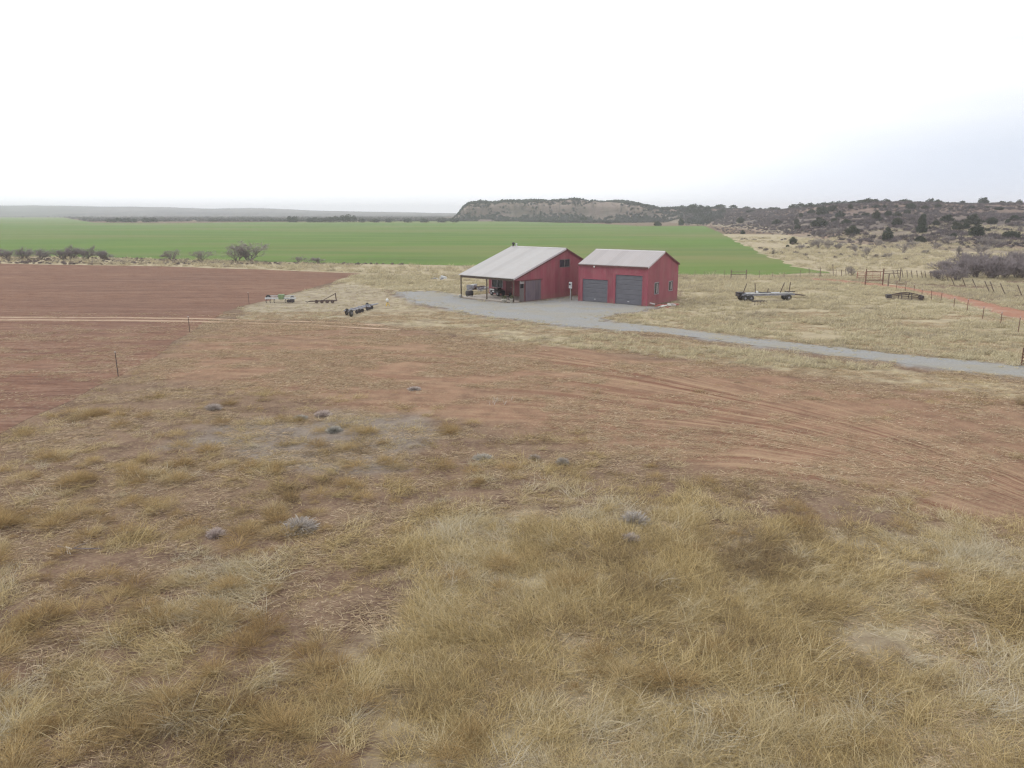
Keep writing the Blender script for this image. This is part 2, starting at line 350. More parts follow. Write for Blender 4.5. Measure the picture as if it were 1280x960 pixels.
# ------------------------------------------------------------------ the ground sheet
def make_ground():
    vs = np.concatenate([np.arange(268.2, 330, .9), np.arange(330, 1500, 1.7), np.arange(1500, 4500, 60)])
    rr = 10000.0 / (vs - 266.0); rr = np.concatenate([[16000, 9000], rr])
    an = np.concatenate([np.arange(-180, -60, 6.0), np.arange(-60, -40, 1.0), np.arange(-40, 40, .10), np.arange(40, 60, 1.0), np.arange(60, 180.01, 6.0)])
    A, Rr = np.meshgrid(np.radians(an), rr)
    X = Rr * np.sin(A); Y = Rr * np.cos(A); nr, na = X.shape
    x = X.ravel(); y = Y.ravel()
    z = np.zeros(x.shape); near = (np.hypot(x, y) < 95); z[near] = relief(x[near], y[near])
    R_ = np.zeros(x.shape); S_ = R_.copy(); Gy = R_.copy(); T_ = R_.copy(); TM = R_.copy(); GV = R_.copy()
    m = (y > 1) & (np.hypot(x, y) < 400) & (np.abs(x) < 1.2 * y + 20)
    mx, my = x[m], y[m]
    band = inzone(mx, my, 'band', 2.2, 2.5); bandR = inzone(mx, my, 'bandR', 4, 4)
    R_[m] = np.clip(.80 * band + .35 * bandR + .25 * (my < 60) * (1 - inzone(mx, my, 'thick', 6, 3)), 0, 1)
    past = np.maximum(inzone(mx, my, 'past', .6, .5), inzone(mx, my, 'nwst', 1.2, 1.0)); impl = inzone(mx, my, 'impl', 1.2, 1.2)
    thick = inzone(mx, my, 'thick', 2.0, 2.5)
    S_[m] = np.clip(past + .62 * impl * (1 - past) + .55 * thick + smooth(105, 130, my) * .8, 0, 1)
    Gy[m] = np.clip(.9 * inzone(mx, my, 'grey', 1.5, 2.0, .4) + .55 * impl * smooth(5, -25, mx), 0, 1)
    gd = sdist(mx, my, polys['gravel']); GV[m] = smooth(-1.6, .2, gd + (fbm(mx * .6, my * .6) - .5) * 1.6)
    a = dline(mx, my, C_low); b = dline(mx, my, C_up)
    T_[m] = a / (a + b + 1e-6)
    TM[m] = np.clip(band * (.40 + .90 * smooth(-4, 18, mx)) * (.70 + .75 * fbm(mx * .08, my * .12, 3)), 0, 1)
    yup = np.interp(mx, C_up[::-1, 0], C_up[::-1, 1]); TM[m] *= 1 - .8 * smooth(0, 5, my - yup) * smooth(0, 8, mx)
    far = ~m; S_[far] = .0; S_[m] *= 1
    idx = np.arange(nr * na).reshape(nr, na)
    q = np.stack([idx[:-1, :-1], idx[:-1, 1:], idx[1:, 1:], idx[1:, :-1]], -1).reshape(-1, 4)
    cA = np.stack([R_, S_, Gy, np.ones_like(R_)], -1); cB = np.stack([T_, TM, GV, np.ones_like(R_)], -1)
    # ground material
    t = NT('prairie_ground'); A1 = t.attr('za'); B1 = t.attr('zb')
    sa = t.n('ShaderNodeSeparateColor'); t.L(A1.outputs['Color'], sa.inputs[0]); sb = t.n('ShaderNodeSeparateColor'); t.L(B1.outputs['Color'], sb.inputs[0])
    red, stw, gry = sa.outputs[0], sa.outputs[1], sa.outputs[2]; tt, tm, gv = sb.outputs[0], sb.outputs[1], sb.outputs[2]
    v = t.coord('Object')
    nbig = t.noise(v, .10, 5, .6); nmid = t.noise(v, .7, 6, .65); nfine = t.noise(v, 5.0, 7, .7); nstr = t.noise(t.coord('Object', (1, 3.2, 1)), 1.6, 7, .7); nfl = t.noise(t.coord('Object', (1, 2.6, 1)), 9.0, 4, .75)
    soil = t.mix(t.rng(nmid, .3, .7), (.105, .066, .046), (.19, .128, .088))
    soil = t.mix(t.rng(nbig, .35, .65, 0, .4), soil, (.18, .145, .115))
    rd = t.mix(t.rng(nmid, .3, .7), (.19, .107, .07), (.30, .18, .12))
    rd = t.mix(t.rng(nstr, .52, .68, 0, .55), rd, (.31, .225, .15))
    c = t.mix(t.math('MULTIPLY', red, t.rng(nbig, .3, .6, .72, 1.05), True), soil, rd)
    c = t.mix(t.math('MULTIPLY', t.rng(nmid, .52, .36, 0, .65), t.rng(red, .2, .7, 1, .35)), c, (.095, .057, .042))
    # grass litter flecks everywhere
    fl = t.rng(nfine, .50, .66); fl = t.math('MULTIPLY', fl, t.rng(nstr, .38, .6))
    c = t.mix(t.math('MULTIPLY', fl, t.rng(red, 0, 1, .55, .36)), c, (.38, .30, .18))
    c = t.mix(t.math('MULTIPLY', t.rng(nfl, .54, .64), .55), c, (.40, .32, .20)); c = t.mix(t.math('MULTIPLY', t.rng(nfl, .45, .34), .5), c, (.09, .055, .04))
    stc = t.mix(t.rng(nmid, .3, .72), (.31, .25, .165), (.48, .41, .26)); stc = t.mix(t.rng(nfine, .35, .7, 0, .5), stc, (.30, .275, .215))
    c = t.mix(t.rng(t.math('ADD', stw, t.math('MULTIPLY', t.math('SUBTRACT', nmid, .5), .9)), .25, .75, 0, .92), c, stc)
    grc = t.mix(t.rng(nfine, .35, .7), (.19, .18, .17), (.33, .32, .29))
    c = t.mix(t.rng(t.math('ADD', gry, t.math('MULTIPLY', t.math('SUBTRACT', nmid, .5), .8)), .3, .85, 0, .42), c, grc)
    # tyre and tillage lines swept along the turn
    cx = t.n('ShaderNodeCombineXYZ'); t.L(t.math('MULTIPLY', tt, 26.0), cx.inputs[0])
    sx = t.n('ShaderNodeSeparateXYZ'); t.L(v, sx.inputs[0]); t.L(t.math('MULTIPLY', sx.outputs[0], .06), cx.inputs[1])
    l1 = t.n('ShaderNodeTexNoise'); l1.inputs['Scale'].default_value = 1.0; l1.inputs['Detail'].default_value = 5; l1.inputs['Roughness'].default_value = .6; t.L(cx.outputs[0], l1.inputs['Vector'])
    lf = l1.outputs['Fac']
    c = t.mix(t.math('MULTIPLY', tm, t.rng(lf, .50, .62, 0, .8)), c, (.36, .25, .16))
    c = t.mix(t.math('MULTIPLY', tm, t.rng(lf, .48, .38, 0, .75)), c, (.15, .066, .042))
    gvc = t.mix(t.rng(nfine, .3, .7), (.22, .22, .215), (.32, .32, .31))
    c = t.mix(t.math('MULTIPLY', gv, t.rng(nmid, .3, .6)), c, gvc)
    hh = t.math('ADD', t.math('MULTIPLY', nfine, .6), t.math('MULTIPLY', lf, t.math('MULTIPLY', tm, 1.2)))
    t.bump(hh, .9, .10)
    mat = t.fin(c, .95, .08)
    me = np_mesh('ground', np.stack([x, y, z], -1), q[:, ::-1], mat, {'za': ('FLOAT_COLOR', cA), 'zb': ('FLOAT_COLOR', cB)}, True)
    o = bpy.data.objects.new('ground', me); COL.objects.link(o)
    return tag(o, 'reddish brown prairie soil with dry grass litter', 'ground', kind='structure')
make_ground()

def sheet(name, poly, z, mat, jit=.6, step=2.5, label=None):
    pts = []
    n = len(poly)
    for i in range(n):
        a = np.array(poly[i]); b = np.array(poly[(i + 1) % n]); L = np.hypot(*(b - a)); k = max(1, int(L / step))
        for j in range(k): pts.append(a + (b - a) * j / k)
    pts = np.array(pts)
    jx = (fbm(pts[:, 0] * .35 + 3, pts[:, 1] * .35, 3) - .5) * 2 * jit; jy = (fbm(pts[:, 0] * .35 + 71, pts[:, 1] * .35 + 9, 3) - .5) * 2 * jit
    pts = pts + np.stack([jx, jy], -1)
    from mathutils.geometry import tessellate_polygon
    from mathutils import Vector
    tri = tessellate_polygon([[Vector((p[0], p[1], 0)) for p in pts]])
    me = bpy.data.meshes.new(name); me.from_pydata([(p[0], p[1], z) for p in pts], [], [tuple(f) for f in tri]); me.update()
    if sum(p.normal.z for p in me.polygons) < 0: me.flip_normals()
    me.materials.append(mat); o = bpy.data.objects.new(name, me); COL.objects.link(o)
    return tag(o, label, None, kind='structure')

# ploughed field
t = NT('ploughed_red_soil'); v = t.coord('Object'); nb = t.noise(v, .03, 5, .6); nm = t.noise(v, .6, 7, .7); ns = t.noise(t.coord('Object', (.35, 2.6, 1), (0, 0, R(-4))), 1.0, 6, .7); nf = t.noise(v, 3.5, 6, .7)
c = t.mix(t.rng(nm, .3, .7), (.155, .079, .05), (.24, .13, .084)); c = t.mix(t.rng(ns, .48, .66, 0, .6), c, (.31, .205, .155)); c = t.mix(t.rng(ns, .49, .38, 0, .85), c, (.09, .045, .034)); c = t.mix(t.rng(nf, .55, .68, 0, .5), c, (.28, .21, .17)); c = t.mix(t.rng(nf, .45, .33, 0, .5), c, (.08, .048, .04)); c = t.mix(t.rng(nb, .4, .62, 0, .6), c, (.155, .092, .07))
nw = t.noise(t.coord('Object', (1, 1, 1)), .16, 6, .7)
sp = t.n('ShaderNodeSeparateXYZ'); t.L(v, sp.inputs[0])
wn = t.rng(sp.outputs[1], 72, 60, 0, 1)
c = t.mix(t.math('MULTIPLY', t.math('MULTIPLY', t.rng(nf, .52, .68), t.rng(nw, .42, .62)), t.rng(sp.outputs[1], 80, 62, .25, .7)), c, (.36, .29, .2))
nv = t.noise(t.coord('Object', (.05, .42, 1), (0, 0, R(-3))), 1.0, 5, .65); c = t.mix(t.rng(nv, .52, .66, 0, .3), c, (.30, .20, .145)); c = t.mix(t.rng(nv, .48, .34, 0, .35), c, (.115, .058, .045)); t.bump(t.math('ADD', nf, ns), .8, .08); M['plough'] = t.fin(c, .95, .08)
sheet('ploughed_field', polys['plough'], .012, M['plough'], .8, 2.0, 'bare red ploughed field on the left')
# wheat field
t = NT('green_winter_wheat'); v = t.coord('Object'); nb = t.noise(t.coord('Object', (.45, 1, 1)), .008, 6, .6); nm = t.noise(t.coord('Object', (.25, 1, 1)), .05, 6, .65); nf = t.noise(v, .6, 6, .7)
c = t.mix(t.rng(nm, .3, .7), (.074, .134, .024), (.115, .192, .034)); c = t.mix(t.rng(nb, .47, .62, 0, .65), c, (.19, .17, .075)); c = t.mix(t.rng(nf, .5, .75, 0, .35), c, (.15, .165, .085))
nq = t.noise(t.coord('Object', (.3, 1.6, 1)), .022, 5, .6); c = t.mix(t.rng(nq, .55, .7, 0, .45), c, (.165, .15, .088))
nv = t.noise(t.coord('Object', (.012, .09, 1), (0, 0, R(4))), 1.0, 6, .65); c = t.mix(t.rng(nv, .50, .64, 0, .32), c, (.175, .185, .065)); c = t.mix(t.rng(nv, .48, .36, 0, .35), c, (.07, .125, .03)); t.bump(nf, .6, .15); M['wheat'] = t.fin(c, .9, .1)
sheet('wheat_field', polys['wheat'], .03, M['wheat'], 2.2, 3.0, 'broad green winter wheat field behind the barns')
# gravel drive
t = NT('pale_gravel'); v = t.coord('Object'); nb = t.noise(v, .25, 5, .6); nf = t.noise(v, 6, 6, .75); nm = t.noise(v, 1.1, 5, .6)
c = t.mix(t.rng(nf, .3, .7), (.19, .19, .188), (.33, .33, .325)); c = t.mix(t.rng(nb, .45, .62, 0, .7), c, (.27, .25, .205)); c = t.mix(t.rng(nm, .58, .70, 0, .6), c, (.20, .18, .14))
nx = t.noise(t.coord('Object', (.5, 2.0, 1), (0, 0, R(-30))), .5, 6, .65); c = t.mix(t.rng(nx, .52, .68, 0, .7), c, (.31, .275, .21)); t.bump(nf, .7, .04); M['gravel'] = t.fin(c, .95, .1)
sheet('gravel_driveway', polys['gravel'], .008, M['gravel'], .8, .35, 'pale grey gravel driveway leading to the barns')
t = NT('red_dirt_road'); v = t.coord('Object'); nf = t.noise(v, 2.5, 6, .7); nb = t.noise(v, .3, 5, .6)
c = t.mix(t.rng(nf, .3, .7), (.25, .12, .08), (.36, .195, .135)); c = t.mix(t.rng(nb, .5, .7, 0, .6), c, (.38, .27, .2)); t.bump(nf, .7, .06); M['road'] = t.fin(c, .95, .08)
sheet('dirt_road', polys['road'], .008, M['road'], .35, 1.0, 'narrow red dirt road along the wire fence')
# two-rut farm track, two pale ruts
t = NT('pale_rut_soil'); v = t.coord('Object'); nf = t.noise(v, 1.5, 6, .7); c = t.mix(t.rng(nf, .3, .7), (.30, .205, .145), (.45, .335, .24)); M['rut'] = t.fin(c, .95, .08)
def ribbon(mb, line, w0, z):
    line = np.array(line); L = []; 
    for i in range(len(line) - 1):
        k = max(1, int(np.hypot(*(line[i + 1] - line[i])) / .8))
        for j in range(k): L.append(line[i] + (line[i + 1] - line[i]) * j / k)
    L.append(line[-1]); L = np.array(L); d = np.gradient(L, axis=0); d /= np.linalg.norm(d, axis=1)[:, None]; nrm = np.stack([-d[:, 1], d[:, 0]], -1)
    w = w0 * (.6 + .8 * fbm(L[:, 0] * .5, L[:, 1] * .5 + w0 * 50, 3)); off = (fbm(L[:, 0] * .15, L[:, 1] * .15, 2) - .5) * .5
    a = L + nrm * (off + w)[:, None]; b = L + nrm * (off - w)[:, None]; n = len(L)
    mb.add([(p[0], p[1], z) for p in a] + [(p[0], p[1], z) for p in b], [(i, n + i, n + i + 1, i + 1) for i in range(n - 1)])
mb = MB()
ribbon(mb, GP([(-250,396),(0,396.8),(150,397),(250,398.5),(330,401),(400,403),(480,407)]), .36, .022)
ribbon(mb, GP([(-250,400.5),(0,400.2),(150,400.6),(250,402),(330,404.6),(400,407),(500,412.5)]), .40, .022)
o = mb.build('dirt_track', M['rut']); tag(o, 'two pale wheel ruts crossing the ploughed field', None, kind='structure')

# ------------------------------------------------------------------ hills and mesa
def make_hills():
    us = np.arange(535, 1900, 2.2); rr = np.concatenate([np.arange(140, 620, 3.0), np.arange(620, 1080, 2.2), [1120, 1200, 1400, 1800, 2400]])
    U, Y = np.meshgrid(us, rr); X = (U - 640) / 997 * Y; z = H(X, Y)
    r0 = np.interp(U, HU, HR0)
    z = np.where(z <= 0.02, -.4, z)
    nr, na = X.shape; idx = np.arange(nr * na).reshape(nr, na)
    q = np.stack([idx[:-1, :-1], idx[:-1, 1:], idx[1:, 1:], idx[1:, :-1]], -1).reshape(-1, 4)
    zz = z.ravel(); keep = (zz[q] > 0).any(1); q = q[keep]
    mesa = 1 - smooth(800, 880, U)
    hr = z / np.maximum(10 + (266 - np.interp(U, SU, SV)) * np.interp(U, HU, HR1) / 1021, 1)
    cA = np.stack([mesa.ravel(), np.clip(hr.ravel(), 0, 1), np.zeros(zz.shape), np.ones(zz.shape)], -1)
    used = np.unique(q); mp = np.full(len(zz), -1); mp[used] = np.arange(len(used)); q = mp[q]
    P = np.stack([X.ravel(), Y.ravel(), zz], -1)[used]; cA = cA[used]
    t = NT('scrub_hill'); a = t.attr('za'); s = t.n('ShaderNodeSeparateColor'); t.L(a.outputs['Color'], s.inputs[0])
    v = t.coord('Object'); nb = t.noise(v, .02, 6, .6); nm = t.noise(v, .12, 7, .7); nf = t.noise(v, .7, 6, .7)
    low = t.mix(t.rng(nm, .35, .65), (.20, .16, .125), (.31, .26, .19)); low = t.mix(t.rng(nb, .5, .65, 0, .6), low, (.27, .17, .13))
    mid = t.mix(t.rng(nm, .35, .65), (.115, .098, .092), (.19, .155, .135))
    top = t.mix(t.rng(nm, .35, .65), (.13, .10, .088), (.225, .16, .13))
    f = t.math('ADD', s.outputs[1], t.math('MULTIPLY', t.math('SUBTRACT', nb, .5), .5))
    c = t.mix(t.rng(f, .10, .28), low, mid); c = t.mix(t.rng(f, .45, .62), c, top)
    lay = t.noise(t.coord('Object', (.12, .12, 3.5)), .35, 5, .6)
    cl = t.mix(t.rng(lay, .35, .65), (.12, .09, .08), (.205, .16, .14)); 
    g = t.n('ShaderNodeNewGeometry'); sg = t.n('ShaderNodeSeparateXYZ'); t.L(g.outputs['Normal'], sg.inputs[0])
    cl = t.mix(t.rng(nf, .5, .7, 0, .6), cl, (.13, .115, .09)); cl = t.mix(t.rng(nb, .5, .62, 0, .7), cl, (.11, .10, .08))
    fl = t.noise(t.coord('Object', (1, .15, .25)), .16, 6, .7); cl = t.mix(t.rng(fl, .50, .62, 0, .8), cl, (.10, .085, .075))
    capf = t.math('MULTIPLY', t.rng(s.outputs[1], .55, .8), t.rng(fl, .58, .46)); cl = t.mix(t.math('MULTIPLY', capf, .7), cl, (.26, .205, .175))
    c = t.mix(s.outputs[0], c, cl)
    t.bump(t.math('ADD', nf, nm), .8, .8)
    me = np_mesh('hills', P, q[:, ::-1], t.fin(c, .95, .05), {'za': ('FLOAT_COLOR', cA)}, True)
    o = bpy.data.objects.new('hills', me); COL.objects.link(o); tag(o, 'scrubby hillside rising to a rocky mesa', None, kind='structure')
make_hills()
def far_hills():
    us = np.arange(-900, 900, 8.0); ys = np.array([1700, 2200, 2700, 3200, 3700, 4200, 5200, 6000.])
    U, Y = np.meshgrid(us, ys); X = (U - 640) / 997 * Y
    sv = np.interp(U, [-900, 0, 60, 130, 260, 330, 450, 540, 600, 700, 900], [250, 256.3, 257.2, 257.8, 260.2, 260.6, 264, 266, 266.6, 267, 268])
    crest = np.maximum(10 + (266 - sv) * 4000 / 1021, 2) + (fbm(U * .02, Y * .001, 4) - .5) * 6
    z = crest * smooth(1900, 4000, Y) * (.93 + .14 * fbm(U * .03, Y * .002, 3)) - .5
    nr, na = X.shape; idx = np.arange(nr * na).reshape(nr, na); q = np.stack([idx[:-1, :-1], idx[:-1, 1:], idx[1:, 1:], idx[1:, :-1]], -1).reshape(-1, 4)
    t = NT('distant_hill_scrub'); v = t.coord('Object', (1, .35, 1)); nm = t.noise(v, .006, 7, .7); nf = t.noise(v, .05, 5, .7)
    c = t.mix(t.rng(nm, .35, .65), (.05, .052, .055), (.15, .135, .12)); c = t.mix(t.rng(nf, .45, .6, 0, .7), c, (.05, .055, .055))
    me = np_mesh('distant_hills', np.stack([X.ravel(), Y.ravel(), z.ravel()], -1), q[:, ::-1], t.fin(c, .95, .05), None, True)
    o = bpy.data.objects.new('distant_hills', me); COL.objects.link(o); tag(o, 'low hazy hills along the horizon', None, kind='structure')
far_hills()

# ------------------------------------------------------------------ grass
def blades(n, L=(.3, .6), w=.01, rad=.15, lean=(.2, .9), droop=(.1, .6), seg=4, up=1.0, dirx=None, seed=0, arch=0.0):
    g = np.random.default_rng(seed)
    Ls = g.uniform(*L, n); th = g.uniform(0, 2 * math.pi, n)
    if dirx is not None: th = np.where(g.random(n) < .75, dirx + g.normal(0, .7, n), th)
    rb = rad * np.sqrt(g.random(n)); pb = g.uniform(0, 2 * math.pi, n)
    bx, by = rb * np.cos(pb), rb * np.sin(pb)
    le = g.uniform(*lean, n); dr = g.uniform(*droop, n)
    sw = g.normal(0, .35, n)
    s = np.linspace(0, 1, seg + 1)[None]
    phi = le[:, None] * 1.0 + dr[:, None] * s * 1.4        # angle from vertical along blade
    ds = Ls[:, None] / seg
    dx = np.sin(phi) * ds; dz = np.cos(phi) * ds * up
    hx = np.cumsum(dx, 1) - dx[:, :1]; hz = np.cumsum(dz, 1) - dz[:, :1]
    hz = np.where(hz < .01, .01 + np.abs(hz) * .1, hz)
    tht = th[:, None] + sw[:, None] * s * 1.5
    X = bx[:, None] + hx * np.cos(tht); Y = by[:, None] + hx * np.sin(tht); Z = hz + g.uniform(-.02, .01, n)[:, None]
    wd = (w * g.uniform(.6, 1.3, n))[:, None] * (1 - .85 * s ** 1.5) * .5
    wa = th + math.pi / 2 + g.normal(0, .5, n); wt = g.normal(0, .5, n)
    wx, wy, wz = np.cos(wa) * np.cos(wt), np.sin(wa) * np.cos(wt), np.sin(wt)
    V = np.stack([np.stack([X - wd * wx[:, None], Y - wd * wy[:, None], Z - wd * wz[:, None]], -1),
                  np.stack([X + wd * wx[:, None], Y + wd * wy[:, None], Z + wd * wz[:, None]], -1)], 2)  # n,seg+1,2,3
    V = V.reshape(-1, 3); k = seg + 1
    base = (np.arange(n) * k * 2)[:, None] + (np.arange(seg) * 2)[None]
    Fq = np.stack([base, base + 1, base + 3, base + 2], -1).reshape(-1, 4)
    b = np.repeat(g.random(n), k * 2)
    return V, Fq, b
def tuft_col(name, variants, mat):
    c = bpy.data.collections.new(name)
    for i, (V, Fq, b) in enumerate(variants):
        me = np_mesh(f'{name}_{i}', V, Fq, mat, {'b': ('FLOAT', b)})
        c.objects.link(bpy.data.objects.new(f'{name}_{i}', me))
    return c
def scatter(name, col, nvar, pts, scl, rot, tint, label, cat='grass', tilt=0.0):
    n = len(pts)
    me = bpy.data.meshes.new(name); me.vertices.add(n); me.vertices.foreach_set('co', np.asarray(pts, np.float32).ravel())
    g = np.random.default_rng(len(name))
    rv = np.stack([g.normal(0, tilt, n) if tilt else np.zeros(n), g.normal(0, tilt, n) if tilt else np.zeros(n), rot], -1).astype(np.float32)
    a = me.attributes.new('rotv', 'FLOAT_VECTOR', 'POINT'); a.data.foreach_set('vector', rv.ravel())
    sv = np.asarray(scl, np.float32); sv = np.stack([sv, sv, sv], -1) if sv.ndim == 1 else sv
    a = me.attributes.new('sclv', 'FLOAT_VECTOR', 'POINT'); a.data.foreach_set('vector', sv.astype(np.float32).ravel())
    a = me.attributes.new('tint', 'FLOAT', 'POINT'); a.data.foreach_set('value', np.clip(tint, 0, 1).astype(np.float32))
    a = me.attributes.new('vari', 'INT', 'POINT'); a.data.foreach_set('value', g.integers(0, nvar, n).astype(np.int32))
    o = bpy.data.objects.new(name, me); COL.objects.link(o)
    ng = bpy.data.node_groups.new(name + '_scatter', 'GeometryNodeTree')
    ng.interface.new_socket('Geometry', in_out='INPUT', socket_type='NodeSocketGeometry'); ng.interface.new_socket('Geometry', in_out='OUTPUT', socket_type='NodeSocketGeometry')
    N = ng.nodes.new; gi = N('NodeGroupInput'); go = N('NodeGroupOutput'); ip = N('GeometryNodeInstanceOnPoints'); ci = N('GeometryNodeCollectionInfo')
    ci.inputs['Collection'].default_value = col; ci.inputs['Separate Children'].default_value = True; ci.inputs['Reset Children'].default_value = True
    def na(nm, ty):
        x = N('GeometryNodeInputNamedAttribute'); x.data_type = ty; x.inputs[0].default_value = nm; return x.outputs[0]
    Lk = ng.links.new; Lk(gi.outputs[0], ip.inputs['Points']); Lk(ci.outputs[0], ip.inputs['Instance']); ip.inputs['Pick Instance'].default_value = True
    Lk(na('vari', 'INT'), ip.inputs['Instance Index']); Lk(na('rotv', 'FLOAT_VECTOR'), ip.inputs['Rotation']); Lk(na('sclv', 'FLOAT_VECTOR'), ip.inputs['Scale'])
    Lk(ip.outputs[0], go.inputs[0])
    md = o.modifiers.new('scatter', 'NODES'); md.node_group = ng
    return tag(o, label, cat, kind='stuff')

long_v = [blades(90, (.45, 1.1), .0115, .26, (.55, 1.3), (.1, 1.1), 6, dirx=0, seed=10 + i) for i in range(4)]
mat_v = [blades(95, (.25, .75), .0115, .42, (.6, 1.5), (-.6, .7), 5, dirx=0, seed=20 + i) for i in range(5)]
short_v = [blades(60, (.08, .24), .009, .28, (.2, 1.2), (.0, .8), 3, seed=30 + i) for i in range(4)]
litter_v = [blades(34, (.10, .34), .016, .45, (1.35, 1.55), (-.05, .05), 1, dirx=0, seed=40 + i) for i in range(4)]
past_v = [blades(60, (.28, .62), .028, .42, (.1, 1.1), (.2, 1.1), 3, dirx=.3, seed=50 + i) for i in range(4)]
c_long = tuft_col('long_tuft', long_v, M['straw']); c_mat = tuft_col('matted_tuft', mat_v, M['straw']); c_short = tuft_col('short_tuft', short_v, M['straw'])
c_lit = tuft_col('straw_litter_piece', litter_v, M['litter']); c_past = tuft_col('pasture_tuft', past_v, M['pasture'])

def weed(seed, n=380, rad=.50, w=.0052):
    g = np.random.default_rng(seed); V = []; B = []
    # fine stems rising and dividing into a haze of tips
    d = g.normal(0, 1, (n, 3)); d[:, 2] = np.abs(d[:, 2]) * 1.1 + .15; d /= np.linalg.norm(d, axis=1)[:, None]
    r1 = rad * g.uniform(.35, 1.0, n) ** .6; r0 = r1 * g.uniform(.25, .8, n)
    p0 = d * r0[:, None]; p1 = d * r1[:, None] + g.normal(0, .035, (n, 3))
    side = g.normal(0, 1, (n, 3)); side = np.cross(side, d); side /= np.linalg.norm(side, axis=1)[:, None]
    q = side * w * .5
    V = np.stack([p0 - q, p0 + q, p1 + q * .6, p1 - q * .6], 1).reshape(-1, 3); V[:, 2] = np.maximum(V[:, 2], 0) 
    Fq = np.arange(n * 4).reshape(n, 4); return V, Fq, np.repeat(g.random(n), 4)
c_weed = tuft_col('golden_weed', [weed(60 + i) for i in range(4)], M['gold'])

def wedge(y0, y1, dens, half=.74, seed=1, extra=3.0):
    g = np.random.default_rng(seed); A = (y1 ** 2 - y0 ** 2) * half + 2 * extra * (y1 - y0); n = int(A * dens)
    y = np.sqrt(g.random(n) * (y1 ** 2 - y0 ** 2) + y0 ** 2); x = (g.random(n) * 2 - 1) * (half * y + extra)
    return x, y, g
def notsurf(x, y, m=.15):
    k = (sdist(x, y, polys['gravel']) < -m) & (sdist(x, y, polys['road']) < -m)
    return k
def inbuild(x, y):
    k = np.zeros(x.shape, bool)
    for ox, oy, a, L, W in ((-6.285, 94.52, -.745, 8.8, 14.8), (7.756, 90.658, -.655, 8.83, 7.5)):
        c, s = math.cos(a), math.sin(a); lx = (x - ox) * c + (y - oy) * s; ly = -(x - ox) * s + (y - oy) * c
        k |= (lx > -.3) & (lx < L + .3) & (ly > -.3) & (ly < W + .3)
    return k
def finish(x, y): return np.stack([x, y, relief(x, y)], -1)

